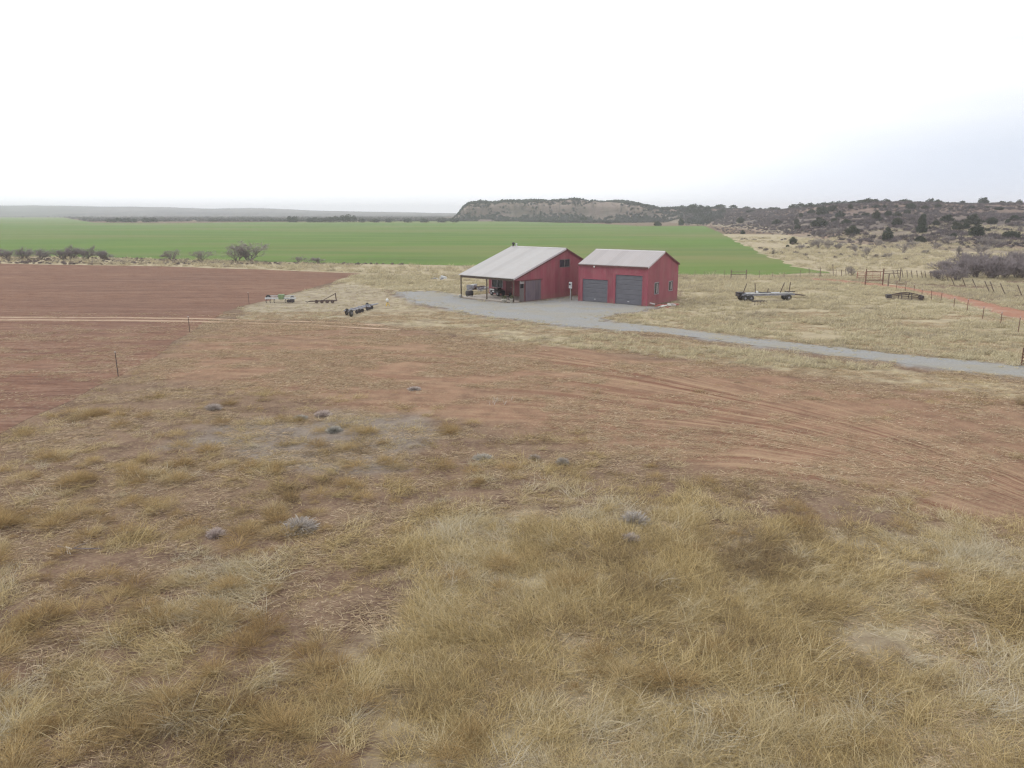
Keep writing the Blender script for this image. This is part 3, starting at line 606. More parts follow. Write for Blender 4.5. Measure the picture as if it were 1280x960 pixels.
# matted yellow grass over the near ground
def near_grass():
    # 1 matted
    x, y, g = wedge(7, 46, 17, seed=101)
    th = inzone(x, y, 'thick', 6, 4.5, .15); gold = inzone(x, y, 'gold', 3, 3); n1 = fbm(x * .35, y * .35, 4); n2 = fbm(x * .09 + 5, y * .09, 3)
    bare = inzone(x, y, 'band', 1.5, 3, .15); plough = sdist(x, y, polys['plough'])
    p = (.10 + .74 * th + .20 * gold) * smooth(.36, .60, n1 + .12 * th) * (1 - .93 * bare) * (1 - smooth(17, 36, y) * .62)
    k = (g.random(len(x)) < p) & (plough < -.3) & notsurf(x, y)
    x, y = x[k], y[k]; n = len(x); th = th[k]
    tint = .60 + .13 * g.normal(0, 1, n) + 1.7 * (fbm(x * .28 + 50, y * .28, 4) - .5) - .08 * (1 - th); tint = np.maximum(tint, .18)
    scatter('matted_grass', c_mat, 5, finish(x, y), (g.uniform(.6, 1.15, n) * (.5 + .95 * fbm(x * .45, y * .45, 3)))[:, None] * np.stack([np.full(n, 1.1), np.full(n, 1.1), .35 + .75 * fbm(x * .5 + 60, y * .5, 3)], -1), fbm(x * .11 + 20, y * .11, 3) * 14 + g.normal(0, .55, n), tint, 'matted straw yellow dry grass covering the near ground', tilt=.08)
    # 2 long clumps
    x, y, g = wedge(7, 34, 3.6, seed=102)
    th = inzone(x, y, 'thick', 3, 3.5, .15); n1 = fbm(x * .25 + 31, y * .25, 3)
    p = smooth(.47, .66, n1) * (.25 + .75 * th) * (1 - smooth(20, 34, y) * .6)
    k = (g.random(len(x)) < p) & (sdist(x, y, polys['band']) < -.5) & (sdist(x, y, polys['plough']) < -1)
    x, y = x[k], y[k]
    spots = [(1085,915),(1130,900),(1060,950),(1100,960),(880,870),(930,850),(1010,900),(990,700),(550,880),(600,930),(30,880),(60,930),(20,920),(430,900),(460,930),(400,940),(1150,840),(1220,880),(1180,760),(720,920),(660,900),(770,880),(1240,820),(840,920),(300,880),(340,830),(240,900),(120,870),(60,620),(85,640)]
    sx = np.array([G(*s)[0] for s in spots for _ in range(3)]); sy = np.array([G(*s)[1] for s in spots for _ in range(3)])
    sx = sx + g.normal(0, .5, len(sx)); sy = sy + g.normal(0, .5, len(sy))
    x = np.concatenate([x, sx]); y = np.concatenate([y, sy]); n = len(x)
    tint = .68 + .18 * g.normal(0, 1, n); tint[-len(sx):] += .08
    sc = g.uniform(.45, .95, n); sc[-len(sx):] = g.uniform(.75, 1.05, len(sx))
    scatter('long_grass', c_long, 4, finish(x, y), sc, fbm(x * .11 + 20, y * .11, 3) * 14 + g.normal(0, .7, n), tint, 'long pale drooping clumps of dry bunch grass', tilt=.15)
    # 3 short grass everywhere near
    x, y, g = wedge(7, 62, 10, seed=103)
    bare = inzone(x, y, 'band', 1.5, 3, .15); n1 = fbm(x * .5 + 8, y * .5, 4)
    p = smooth(.26, .66, n1) * (1 - .95 * bare) * (.26 + .50 * inzone(x, y, 'thick', 5, 4, .15))
    p *= 1 - .5 * smooth(30, 60, y)
    k = (g.random(len(x)) < p) & (sdist(x, y, polys['plough']) < -.1) & notsurf(x, y)
    x, y = x[k], y[k]; n = len(x)
    tint = .58 + .18 * g.normal(0, 1, n) + .6 * (fbm(x * .2, y * .2 + 40, 3) - .5); tint = np.maximum(tint, .34)
    scatter('short_grass', c_short, 4, finish(x, y), g.uniform(.6, 1.4, n)[:, None] * np.array([1.1, 1.1, .7]), g.uniform(0, 6.28, n), tint, 'short thin brown and straw coloured grass on the red soil', tilt=.1)
    # 4 litter
    x, y, g = wedge(9, 80, 11, seed=104)
    band = inzone(x, y, 'band', 1.5, 2, .15); n1 = fbm(x * .25 + 8, y * .6, 4); plg = sdist(x, y, polys['plough'])
    ctr = np.array(G(470, 445)); pale = np.exp(-((x - ctr[0]) ** 2 / 130 + (y - ctr[1]) ** 2 / 60))
    p = smooth(.38, .6, n1) * (.80 + .10 * band + .9 * pale + .25 * smooth(0, 2, plg)) * (1 - .45 * inzone(x, y, 'bandR', 3, 3))
    k = (g.random(len(x)) < p * np.where(plg > 0, .32 * smooth(76, 58, y) + .03, 1)) & notsurf(x, y)
    x, y = x[k], y[k]; n = len(x)
    scatter('straw_litter', c_lit, 4, finish(x, y) + np.array([0, 0, .015]), g.uniform(.6, 1.3, n), -.35 + g.normal(0, .45, n) - .012 * x, .70 + .17 * g.normal(0, 1, n), 'flattened straw litter strewn over the bare red ground')
    # 5 golden weeds
    x, y, g = wedge(8, 44, 3.0, seed=105)
    gold = inzone(x, y, 'gold', 2, 3.5, .2); n1 = fbm(x * .3 + 77, y * .3, 3)
    left = smooth(8, -4, x)
    p = smooth(.36, .70, n1) * (.07 + .95 * gold + .20 * left) * (1 - smooth(34, 44, y))
    k = (g.random(len(x)) < p) & (sdist(x, y, polys['band']) < -.5) & (sdist(x, y, polys['plough']) < -.5)
    x, y = x[k], y[k]
    spots = [(110,520),(130,518),(145,525),(340,640),(350,645),(325,650),(600,605),(480,575),(500,580),(430,560),(180,575),(170,590),(120,600),(90,610),(260,840),(320,790),(390,790),(300,800),(240,860),(210,900),(185,910),(640,340+250),(1010,640),(1000,655)]
    sx = np.array([G(*s)[0] for s in spots for _ in range(2)]) + g.normal(0, .25, 2 * len(spots)); sy = np.array([G(*s)[1] for s in spots for _ in range(2)]) + g.normal(0, .25, 2 * len(spots))
    x = np.concatenate([x, sx]); y = np.concatenate([y, sy]); n = len(x)
    scatter('golden_weeds', c_weed, 4, finish(x, y), (g.uniform(.55, 1.35, n) ** 1.3)[:, None] * np.array([1.15, 1.15, .75]), g.uniform(0, 6.28, n), .60 + .22 * g.normal(0, 1, n), 'fine golden brown weeds in fuzzy clumps', 'weeds', tilt=.1)
near_grass()
def far_grass():
    # pasture around the buildings
    x, y, g = wedge(50, 128, 3.3, half=.80, seed=110)
    past = np.maximum(inzone(x, y, 'past', .5), inzone(x, y, 'nwst', 1.5, 1.0)); impl = inzone(x, y, 'impl', .8, .8)
    east = smooth(.42, .52, x / y) * (y > 75); n1 = fbm(x * .16, y * .30, 4)
    p = np.maximum.reduce([past * 1.0, impl * (.35 + .5 * smooth(-5, 25, x)), east, smooth(112, 118, y)]) * smooth(.22, .48, n1)
    gdd = sdist(x, y, polys['gravel']); ingr = (gdd > -.25) & (g.random(len(x)) < .38 * smooth(2.2, .0, gdd) + .015) & (sdist(x, y, polys['road']) < -.2)
    k = (((g.random(len(x)) < p) & notsurf(x, y, -.3)) | ingr) & (sdist(x, y, polys['plough']) < -.3) & (sdist(x, y, polys['wheat']) < -.3) & ~inbuild(x, y)
    for (pu, pv, pr_) in ((961,375.5,2.2),(925,376,1.6),(995,374.5,1.6),(948,381,1.3),(1120,374,1.5),(1142,376,1.5),(351,378.5,2.0),(335,378.5,1.2),(365,378.5,1.2),(406,379,2.2),(433,395,1.2),(445,391,1.2),(455,388.5,1.5),(468,385,1.5),(484,382.5,.8),(596,364,1.8),(549,351,1.5),(832,385.5,1.2)):
        cx_, cy_ = G(pu, pv); k &= np.hypot(x - cx_, y - cy_) > pr_
    x, y = x[k], y[k]; n = len(x)
    im = inzone(x, y, 'impl', .8)
    tint = .60 + .12 * g.normal(0, 1, n) + .9 * (fbm(x * .13 + 3, y * .28, 3) - .5) - .05 * im
    sc = g.uniform(.55, 1.1, n) * np.where(sdist(x, y, polys['gravel']) > -.25, .38, 1) * (1 - .5 * im * smooth(10, -10, x)) * (.7 + .6 * fbm(x * .2 + 9, y * .4, 2))
    scatter('pasture_grass', c_past, 4, np.stack([x, y, np.zeros(n)], -1), sc, g.normal(0, .6, n), tint, 'tall pale yellow pasture grass around the barns', tilt=.1)
    # rough grass at the foot of the hills and behind the fence
    x, y, g = wedge(118, 330, .30, half=.80, seed=111); u = 640 + 997 * x / y
    w = (sdist(x, y, polys['wheat']) < -1); n1 = fbm(x * .05, y * .08, 4)
    k = w & (g.random(len(x)) < smooth(.3, .6, n1)) & (sdist(x, y, polys['road']) < -.5) & (sdist(x, y, polys['plough']) < -1)
    x, y = x[k], y[k]; n = len(x)
    scatter('rough_grass', c_past, 4, np.stack([x, y, H(x, y)], -1), g.uniform(1.0, 2.2, n), g.uniform(0, 6.28, n), .55 + .2 * g.normal(0, 1, n), 'rough tan grass at the foot of the hills', tilt=.1)
far_grass()

# ------------------------------------------------------------------ shrubs
def bare_mesh(name, seed, h=3.0, spread=1.0, stems=5, depth=5, th=.05, w_end=.008, mat=None, wide=1.0):
    rr = random.Random(seed); mb = MB(); tw = MB()
    def grow(p, d, L, r, k):
        q = [p[i] + d[i] * L for i in range(3)]
        (mb if k >= depth - 2 else tw).rod(p, q, r, r * .72, 5 if k >= depth - 1 else 3)
        if k == 0: return
        for _ in range(rr.choice((2, 3, 3))):
            e = [d[i] + rr.gauss(0, .55) * (wide if i < 2 else .55) for i in range(3)]; e[2] = max(e[2], -.15) + .10
            m = math.sqrt(sum(x * x for x in e)); e = [x / m for x in e]
            t = rr.uniform(.55, 1.0); s = [p[i] + (q[i] - p[i]) * t for i in range(3)]
            grow(s, e, L * rr.uniform(.62, .9), max(r * .62, w_end), k - 1)
    for i in range(stems):
        a = rr.uniform(0, 6.28); s = rr.uniform(.2, .8) * spread
        d = [math.cos(a) * s, math.sin(a) * s, 1]; m = math.sqrt(sum(x * x for x in d)); d = [x / m for x in d]
        grow([rr.uniform(-.25, .25) * spread, rr.uniform(-.25, .25) * spread, -.1], d, h * rr.uniform(.22, .34), th, depth)
    return mb, tw
def bare_bush_proto(seed, **kw):
    mb, tw = bare_mesh('x', seed, **kw)
    root = empty('bare_bush', (0, 0, 0)); mb.build('stem', M['bark'], root); tw.build('twigs', M[kw.get('mat') or 'twig'], root)
    return root
def leaf_cloud(mb_seed, lobes, n, s=.12, squash=1.0, flat=.0):
    """many small faces spread through the crown's lobes"""
    g = np.random.default_rng(mb_seed); V = []; B = []
    tot = sum(l[3] ** 2 for l in lobes)
    for (cx, cy, cz, r) in lobes:
        m = int(n * r * r / tot); d = g.normal(0, 1, (m, 3)); d /= np.linalg.norm(d, axis=1)[:, None]
        rad = r * g.uniform(.45, 1.08, m) ** .5
        p = d * rad[:, None] * np.array([1, 1, .85]) + np.array([cx, cy, cz])
        a = g.normal(0, 1, (m, 3)); b = g.normal(0, 1, (m, 3)); a /= np.linalg.norm(a, axis=1)[:, None]; b = np.cross(a, b); b /= np.linalg.norm(b, axis=1)[:, None]
        ss = s * g.uniform(.6, 1.4, m)[:, None]
        V.append(np.stack([p - a * ss, p + b * ss * .7, p + a * ss, p - b * ss * .7], 1).reshape(-1, 3)); B.append(np.repeat(g.random(m), 4))
    V = np.concatenate(V); V[:, 2] = np.maximum(V[:, 2], .05); B = np.concatenate(B)
    return V, np.arange(len(V)).reshape(-1, 4), B
def juniper_proto(seed, tall=1.0, n=1500, parts=True, mat='juniper', name='juniper'):
    g = random.Random(seed); lobes = [(0, 0, .45 * tall, .46), (0, 0, .25, .42)]
    for i in range(9):
        a = g.uniform(0, 6.28); h = g.uniform(.15, .8 * tall); w = (.42 if tall <= 1.1 else .30) * (1 - .45 * h / tall)
        lobes.append((math.cos(a) * w * g.uniform(.4, 1), math.sin(a) * w * g.uniform(.4, 1), h, g.uniform(.16, .3)))
    lobes.append((g.uniform(-.1, .1), 0, .85 * tall, .2))
    V, Fq, b = leaf_cloud(seed, lobes, n, .055 if n > 600 else .085)
    me = np_mesh('crown', V, Fq, M[mat], {'b': ('FLOAT', b)})
    if not parts:
        o = bpy.data.objects.new(name, me); COL.objects.link(o); return o
    root = empty(name, (0, 0, 0)); o = bpy.data.objects.new('crown', me); COL.objects.link(o); o.parent = root
    tr = MB(); tr.rod((0, 0, -.1), (.02, .01, .35), .05, .035, 7); 
    for i in range(5):
        a = g.uniform(0, 6.28); tr.rod((.02, .01, .25 + .03 * i), (math.cos(a) * .25, math.sin(a) * .25, .45 + .08 * i), .025, .01, 5)
    tr.build('trunk', M['trunk'], root); return root
class Pool:
    def __init__(s, protos): s.p = protos; s.used = [False] * len(protos)
    def take(s, i=None):
        i = random.randrange(len(s.p)) if i is None else i
        if not s.used[i]: s.used[i] = True; return s.p[i]
        return copy_tree(s.p[i])
    def clear(s):
        for i, o in enumerate(s.p):
            if not s.used[i]:
                for c in list(o.children): bpy.data.objects.remove(c)
                bpy.data.objects.remove(o)
def pos_px(u, v):
    h = hit(u, v)
    if h is None:
        x, y = G(u, max(v, 268)); return (x, y, 0)
    return h
def place(o, u, vb, wpx, hpx=None, label=None, cat=None, group=None, sq=None, loc=None):
    x, y, z = loc or pos_px(u, vb); d = y * CP + (EYE - z) * SP; m = d / F
    o.location = (x, y, z - .05); w = wpx * m; h = (hpx or wpx) * m
    o.scale = (w, w, h); o.rotation_euler = (0, 0, random.uniform(0, 6.28)); tag(o, label, cat, group); return o

jun = Pool([juniper_proto(200 + i) for i in range(4)]); jtall = Pool([juniper_proto(220 + i, 1.25) for i in range(2)])
jsm = Pool([juniper_proto(240 + i, n=420, parts=False) for i in range(5)])
def z6(x, y, w, h): return (1060 + x / 5.818, 240 + (y + h / 2) / 5.818, w / 5.818 * 1.1, h / 5.818 * 1.1)
def z7(x, y, w, h): return (840 + x / 5.333, 240 + (y + h / 2) / 5.333, w / 5.333 * 1.1, h / 5.333 * 1.1)
named = [
 (z6(535,215,60,100), 1, 'tall narrow dark juniper, the upper of two stacked on the mid slope'),
 (z6(530,270,75,60), 0, 'wide dark juniper just below the tall narrow one on the mid slope'),
 (z6(525,345,70,45), 0, 'dark rounded juniper at the bottom of the mid slope column of three'),
 (z6(285,310,80,90), 1, 'tall bushy dark juniper standing above the pale grass, left of the column of three'),
 (z6(905,205,100,75), 0, 'large dark juniper high on the right slope above the round one'),
 (z6(935,285,112,78), 0, 'largest round dark green juniper on the lower right slope'),
 (z6(1185,315,120,52), 0, 'low wide dark green juniper near the right edge of the slope'),
 (z6(1045,210,78,46), 0, 'dark oval juniper right of the large one high on the slope'),
 (z6(1210,190,62,36), 0, 'small dark juniper high on the slope at the far right'),
 (z6(720,195,92,50), 0, 'wide dark juniper above a pale rock on the slope'),
 (z6(790,250,70,60), 0, 'dark grey juniper left of and above the largest round one'),
 (z6(355,220,72,52), 0, 'rounded juniper on the slope left of the tall narrow one'),
 (z6(205,170,62,62), 0, 'dense juniper below the long dark crest of trees'),
 (z6(35,280,85,55), 0, 'broad olive juniper above the pale grass near the middle of the hill'),
 (z7(805,325,52,45), 0, 'dark juniper standing alone in pale grass low on the slope'),
 (z7(985,205,112,55), 0, 'wide olive green juniper in the grey brush of the middle hill'),
 (z7(455,188,52,40), 0, 'round juniper in grey brush above the end of the wheat field'),
 (z7(470,268,32,26), 0, 'small juniper beside the upper edge of the wheat field'),
 (z7(60,200,38,46), 1, 'upright dark juniper right behind the far corner of the wheat field'),
 (z7(835,235,44,42), 0, 'dark juniper in grey brush above the lone one in the grass'),
]
for (u, v, w, h), k, lab in named:
    o = (jtall if k else jun).take(); place(o, u, v, w, h / (1.25 if k else 1), lab, 'juniper')
rest6 = [(455,105,70,40),(15,108,40,35),(120,115,25,15),(205,105,60,20),(265,105,30,20),(350,105,30,20),(655,100,45,30),(560,110,50,25),(125,165,60,25),(290,160,50,40),(355,165,60,40),(430,145,50,30),(490,165,30,15),(640,225,50,40),(985,215,25,15),(1160,215,35,30),(1265,190,30,25),(1020,275,30,20),(765,315,45,30),(830,220,40,30),(855,250,50,40),(60,170,40,20),(240,200,40,25),(1100,120,60,20),(900,110,40,18),(750,120,30,15),(1010,110,30,14)]
rest7 = [(770,360,22,16),(860,155,28,26),(830,200,34,32),(1195,260,90,60),(1000,130,80,60),(1120,150,60,40),(700,200,60,30),(520,130,60,20),(340,130,40,25),(125,120,60,50),(235,115,60,40),(180,130,50,36),(1070,110,60,36),(930,130,50,30),(905,440,14,12),(1160,200,60,34),(1080,190,40,26)]
for r in [z6(*q) for q in rest6] + [z7(*q) for q in rest7]:
    place(jun.take(), r[0], r[1], r[2], r[3], 'medium dark juniper scattered over the middle of the scrubby hillside', 'juniper', 'junipers scattered over the hillside')
# crest line
def crest_pt(u, back=0):
    r1 = float(np.interp(u, HU, HR1)); ys = np.linspace(r1 - 120, r1 + 60, 120); xs = (u - 640) / 997 * ys; z = H(xs, ys); k = int(np.argmax((z - 10) / ys)); return (xs[k], ys[k], float(z[k]) - .1)
crest = [(q[0], q[2], q[3]) for q in [z6(30,60,60,22),z6(85,60,60,30),z6(140,60,80,42),z6(195,60,50,30),z6(265,57,62,27),z6(405,55,82,28),z6(510,62,40,15),z6(580,60,50,30),z6(645,55,52,28),z6(600,55,20,36),z6(755,62,20,12),z6(820,65,36,26),z6(905,68,25,12),z6(975,68,74,48),z6(1110,70,52,22),z6(1170,66,42,20),z6(1235,65,36,34),
   z7(60,88,50,22),z7(140,90,70,30),z7(190,100,40,25),z7(300,92,40,25),z7(325,100,60,30),z7(405,90,50,28),z7(495,92,46,22),z7(540,97,26,14),z7(585,97,28,14),z7(620,97,24,12),z7(655,95,40,20),z7(690,98,40,22),z7(712,100,22,18),z7(800,100,60,32),z7(850,90,50,38),z7(925,90,60,30),z7(890,95,40,26),z7(965,90,50,24),z7(1010,88,50,26),z7(1060,80,50,26),z7(1110,72,50,26),z7(1150,66,50,24),z7(1200,62,50,24),z7(1250,58,50,24)]]
for u, w, h in crest:
    place(jsm.take(), u, 0, w * 1.05, h * .95, 'dark juniper in the row along the skyline crest of the right hill', 'juniper', 'junipers along the hill crest', loc=crest_pt(u))
for u, v, w, h, lab in [(666,275.5,9,7,'left one of two dark trees close together under the mesa'),(681,276,11,9,'right one of two dark trees close together under the mesa'),(729,278,10,9,'dark tree alone at the mesa foot behind the garage roof'),(822,282.5,10,6,'low dark tree at the field edge where the mesa ends'),(760,279.5,8,4,'small low dark bush under the middle of the mesa')]:
    x, y = G(u, v); place(jun.take(), u, v, w, h, lab, 'tree', loc=(x, y, 0))
# far trees behind the wheat
ftp = Pool([juniper_proto(260 + i, n=300, parts=False, mat='far_tree', name='far_tree') for i in range(4)])
k = 0
for u, w, h in [(138,12,5),(148,12,6),(158,12,6),(167,10,5),(182,10,6),(192,12,6),(362,8,8),(369,8,8),(386,9,6),(394,10,7),(401,8,6),(408,9,6),(414,9,7),(420,9,8),(428,10,9),(436,10,10),(443,7,9),(452,10,5),(470,12,5),(486,10,5),(510,12,5),(530,12,5),(553,14,6),(568,12,6)]:
    x, y = G(u, 278.3 if u > 120 else 276); y2 = y + 12; place(ftp.take(), u, 0, w, h, 'small dark tree in the hazy row beyond the wheat field', 'tree', 'trees beyond the wheat field', loc=(x * y2 / y, y2, 0))
jun.clear(); jtall.clear(); jsm.clear(); ftp.clear()

# bare shrubs (mesquite) as things
def unit_bush(seed, **kw):
    mb, tw = bare_mesh('x', seed, **kw)
    allv = np.array(mb.v + tw.v); w = max(np.ptp(allv[:, 0]), np.ptp(allv[:, 1])); h = allv[:, 2].max()
    for m in (mb, tw): m.v = [(p[0] / w, p[1] / w, p[2] / h) for p in m.v]
    root = empty('bare_bush', (0, 0, 0)); mb.build('stem', M['bark'], root); tw.build('twigs', M[kw.get('mat') or 'twig'], root); return root
bb = Pool([unit_bush(300 + i, h=4, spread=1.0, stems=6, depth=5, th=.07, w_end=.017) for i in range(4)])
bl = Pool([unit_bush(320 + i, h=3, spread=.9, stems=13, depth=4, th=.045, w_end=.017, mat='twig_lav') for i in range(4)])
place(bb.take(), 313, 327.5, 66, 27, 'large bare mesquite standing between the wheat and the ploughed field', 'shrub')
place(bb.take(), 296, 327.5, 36, 22, 'bare bush crowding the left side of the large mesquite', 'shrub')
place(bb.take(), 215, 326, 28, 16, 'small bare bush alone at the wheat edge, between the thicket and the mesquite', 'shrub')
place(bb.take(), 253, 326.5, 34, 15, 'low bare bush just left of the large mesquite group', 'shrub')
place(bb.take(), 372, 328.5, 26, 9, 'low grey bush right of the large mesquite', 'shrub')
place(bb.take(), 400, 329, 30, 8, 'very low grey bush farthest right along the wheat edge', 'shrub')
for u, w, h in [(-20,40,20),(8,34,17),(30,34,18),(52,28,16),(78,34,18),(92,30,20),(108,34,19),(128,28,14)]:
    place(bl.take(), u, 324.5, w, h, 'bare grey bush in the thicket at the left end of the wheat edge', 'shrub', 'thicket bushes at the left wheat edge')
for i in range(34):
    u = 1178 + 11 * (i % 17) + random.uniform(-5, 5); v = 341 + 9 * (i // 17) + random.uniform(-2, 3); e = smooth(1165, 1215, u)
    place(bl.take(), u, v, 34, 15 + 14 * float(e), 'dense grey purple bush in the thicket behind the leaning posts', 'shrub', 'thicket bushes behind the leaning posts')
z5 = lambda x, y: (860 + x / 3.048, 230 + y / 3.048)
for i, (x, y, w, h) in enumerate([(820,262,60,34),(1025,272,40,36),(1105,268,70,38),(940,250,40,26),(905,268,30,20),(680,275,50,36),(640,262,40,30),(575,248,50,26),(500,245,60,38),(535,248,60,36),(470,245,40,30),(425,250,36,20),(560,200,60,36),(720,240,50,34),(1130,235,60,34),(990,225,50,30),(1190,240,50,34),(610,345,30,34),(625,350,30,30),(860,240,50,24),(760,285,40,24)]):
    u, v = z5(x, y); place(bb.take(), u, v, w / 3.048 * 1.2, h / 3.048 * 1.1, 'leafless mesquite on the pale grass at the foot of the hill', 'shrub', 'bare mesquites at the foot of the hill')
bb.clear(); bl.clear()

# brush stuff on the hills
def brush_variant(seed, n=70, w=.07, flat=.7):
    g = np.random.default_rng(seed); d = g.normal(0, 1, (n, 3)); d[:, 2] = np.abs(d[:, 2]) * .9 + .3; d /= np.linalg.norm(d, axis=1)[:, None]
    p0 = d * .15; p1 = d * g.uniform(.55, 1.05, n)[:, None] * np.array([.65, .65, flat]); s = np.cross(d, g.normal(0, 1, (n, 3))); s /= np.linalg.norm(s, axis=1)[:, None]; q = s * w * .5
    V = np.stack([p0 - q, p0 + q, p1 + q * .5, p1 - q * .5], 1).reshape(-1, 3); return V, np.arange(4 * n).reshape(n, 4), np.repeat(g.random(n), 4)
c_br = tuft_col('hill_brush_clump', [brush_variant(400 + i) for i in range(4)], M['brush']); c_fb = tuft_col('far_brush_clump', [brush_variant(420 + i, 60, .16, 1.0) for i in range(3)], M['farbrush'])
g = np.random.default_rng(55)
N = 42000; u = g.uniform(850, 1360, N); yy = np.sqrt(g.uniform(170 ** 2, 930 ** 2, N)); xx = (u - 640) / 997 * yy; hz = H(xx, yy)
cr = 10 + (266 - np.interp(u, SU, SV)) * np.interp(u, HU, HR1) / 1021; f = hz / cr; nb = fbm(xx * .02, yy * .02, 4); n2 = fbm(xx * .07 + 9, yy * .07, 3)
p = (hz > .3) * smooth(.36, .52, nb * .55 + n2 * .45) * (.36 + .80 * smooth(.0, .16, f) * (1 - .5 * smooth(.5, .62, f)))
p = np.where(hz > .3, p, .26 * smooth(.42, .6, n2)) * (sdist(xx, yy, polys['wheat']) < -2)
k = g.random(N) < p; xx, yy, hz, n = xx[k], yy[k], hz[k], int(k.sum())
s = g.uniform(.8, 2.6, n) * np.where(hz > .3, 1, .55); scatter('hill_brush', c_br, 4, np.stack([xx, yy, hz], -1), np.stack([s * 1.1, s * 1.1, s * .85], -1), g.uniform(0, 6.28, n), .55 + .22 * g.normal(0, 1, n), 'leafless grey brush covering the hillside', 'brush')
N = 26000; u = g.uniform(560, 905, N); yy = g.uniform(660, 1090, N); xx = (u - 640) / 997 * yy; hz = H(xx, yy); cr = 10 + (266 - np.interp(u, SU, SV)) * np.interp(u, HU, HR1) / 1021; f = hz / cr
nb = fbm(xx * .03, yy * .03, 3); p = np.where(hz < .2, (yy > 800) * 1.0 * (u < 880), 1) * (sdist(xx, yy, polys['wheat']) < -3) * (.5 + .6 * (1 - smooth(.1, .4, f)) + .15 * smooth(.88, .96, f)) * smooth(.38, .56, nb + .04)
k = g.random(N) < p; xx, yy, hz, n = xx[k], yy[k], hz[k], int(k.sum()); s = g.uniform(1.5, 3.4, n)
scatter('mesa_brush', c_fb, 3, np.stack([xx, yy, hz], -1), np.stack([s * 1.1, s * 1.1, s * .9], -1), g.uniform(0, 6.28, n), .28 + .2 * g.normal(0, 1, n), 'dark juniper scrub over the mesa top and slopes', 'brush')
N = 9000; u = g.uniform(-60, 620, N); yy = 930 + 900 * g.random(N) ** 2.0; xx = (u - 640) / 997 * yy
k = (sdist(xx, yy, polys['wheat']) < -2) & (g.random(N) < smooth(.3, .55, fbm(xx * .01, yy * .01, 4))); xx, yy, n = xx[k], yy[k], int(k.sum()); s = g.uniform(1.5, 3.6, n)
scatter('far_woodland', c_fb, 3, np.stack([xx, yy, np.zeros(n)], -1), np.stack([s * 1.6, s * 1.6, s], -1), g.uniform(0, 6.28, n), .62 + .3 * g.normal(0, 1, n), 'hazy belt of far brush beyond the wheat field', 'woodland')
N = 1500; u = g.uniform(-60, 620, N); v_ = g.uniform(322.5, 331, N) ; pts = np.array([G(a, b) for a, b in zip(u, v_)]); k = (sdist(pts[:, 0], pts[:, 1], polys['wheat']) < -.5) & (sdist(pts[:, 0], pts[:, 1], polys['plough']) < -.8)
pts = pts[k]; n = len(pts); s = g.uniform(.3, .9, n); scatter('edge_brush', c_br, 4, np.stack([pts[:, 0], pts[:, 1], np.zeros(n)], -1), np.stack([s, s, s * .8], -1), g.uniform(0, 6.28, n), .95 + .2 * g.normal(0, 1, n), 'low grey brush along the strip between the fields', 'brush')

# grey cushion plants in the foreground
def cushion_proto(seed):
    g = np.random.default_rng(seed); n = 520
    d = g.normal(0, 1, (n, 3)); d[:, 2] = np.abs(d[:, 2]); d /= np.linalg.norm(d, axis=1)[:, None]
    r1 = g.uniform(.4, .52, n); p0 = d * .1; p1 = d * r1[:, None] * np.array([1, 1, .8]) + g.normal(0, .03, (n, 3)); mid = (p0 + p1) / 2 + g.normal(0, .04, (n, 3))
    s = np.cross(d, g.normal(0, 1, (n, 3))); s /= np.linalg.norm(s, axis=1)[:, None]; q = s * .008
    V = np.stack([p0 - q, p0 + q, mid + q, mid - q, p1 + q * .7, p1 - q * .7], 1).reshape(-1, 3); V[:, 2] = np.maximum(V[:, 2], .0)
    b = np.arange(n)[:, None] * 6; Fq = np.concatenate([b + np.array([0, 1, 2, 3]), b + np.array([3, 2, 4, 5])]); me = np_mesh('cushion_shrub', V, Fq, M['sage'], {'b': ('FLOAT', np.repeat(g.random(n), 6))})
    o = bpy.data.objects.new('cushion_shrub', me); COL.objects.link(o); return o
cp = Pool([cushion_proto(500 + i) for i in range(3)])
for u, v, w, h, lab in [(404,518,26,12,'round grey cushion bush behind the bluish grey ground patch'),(376,524,22,8,'flat pale grey bush left of the round cushion bush on the grey patch'),(418,541,24,9,'small grey bush on the grey patch below the round cushion bush'),(267,515,24,9,'low grey bush alone on the brown ground left of the grey patch'),
   (270,669,28,15,'small dark grey cushion bush left of the largest pale one'),(375,661,52,22,'largest grey cushion bush, beside golden weeds'),(703,585,20,12,'neat round grey bush, right one of the pair on bare ground'),(668,576,18,8,'low grey bush, left one of the pair on bare ground'),
   (604,574,30,9,'faint low grey bush left of the pair on bare ground'),(792,664,44,22,'wide blue grey bush in the yellow grass right of centre'),(788,684,30,16,'dark grey bush right in front of the wide blue grey one'),(518,490,20,6,'small low grey bush behind the grey patch toward the centre')]:
    o = cp.take(); place(o, u, v, w, h * 1.9, lab, 'shrub')
    x, y, _ = o.location; o.location = (x, y, float(relief(x, y)) - .02)
cp.clear()

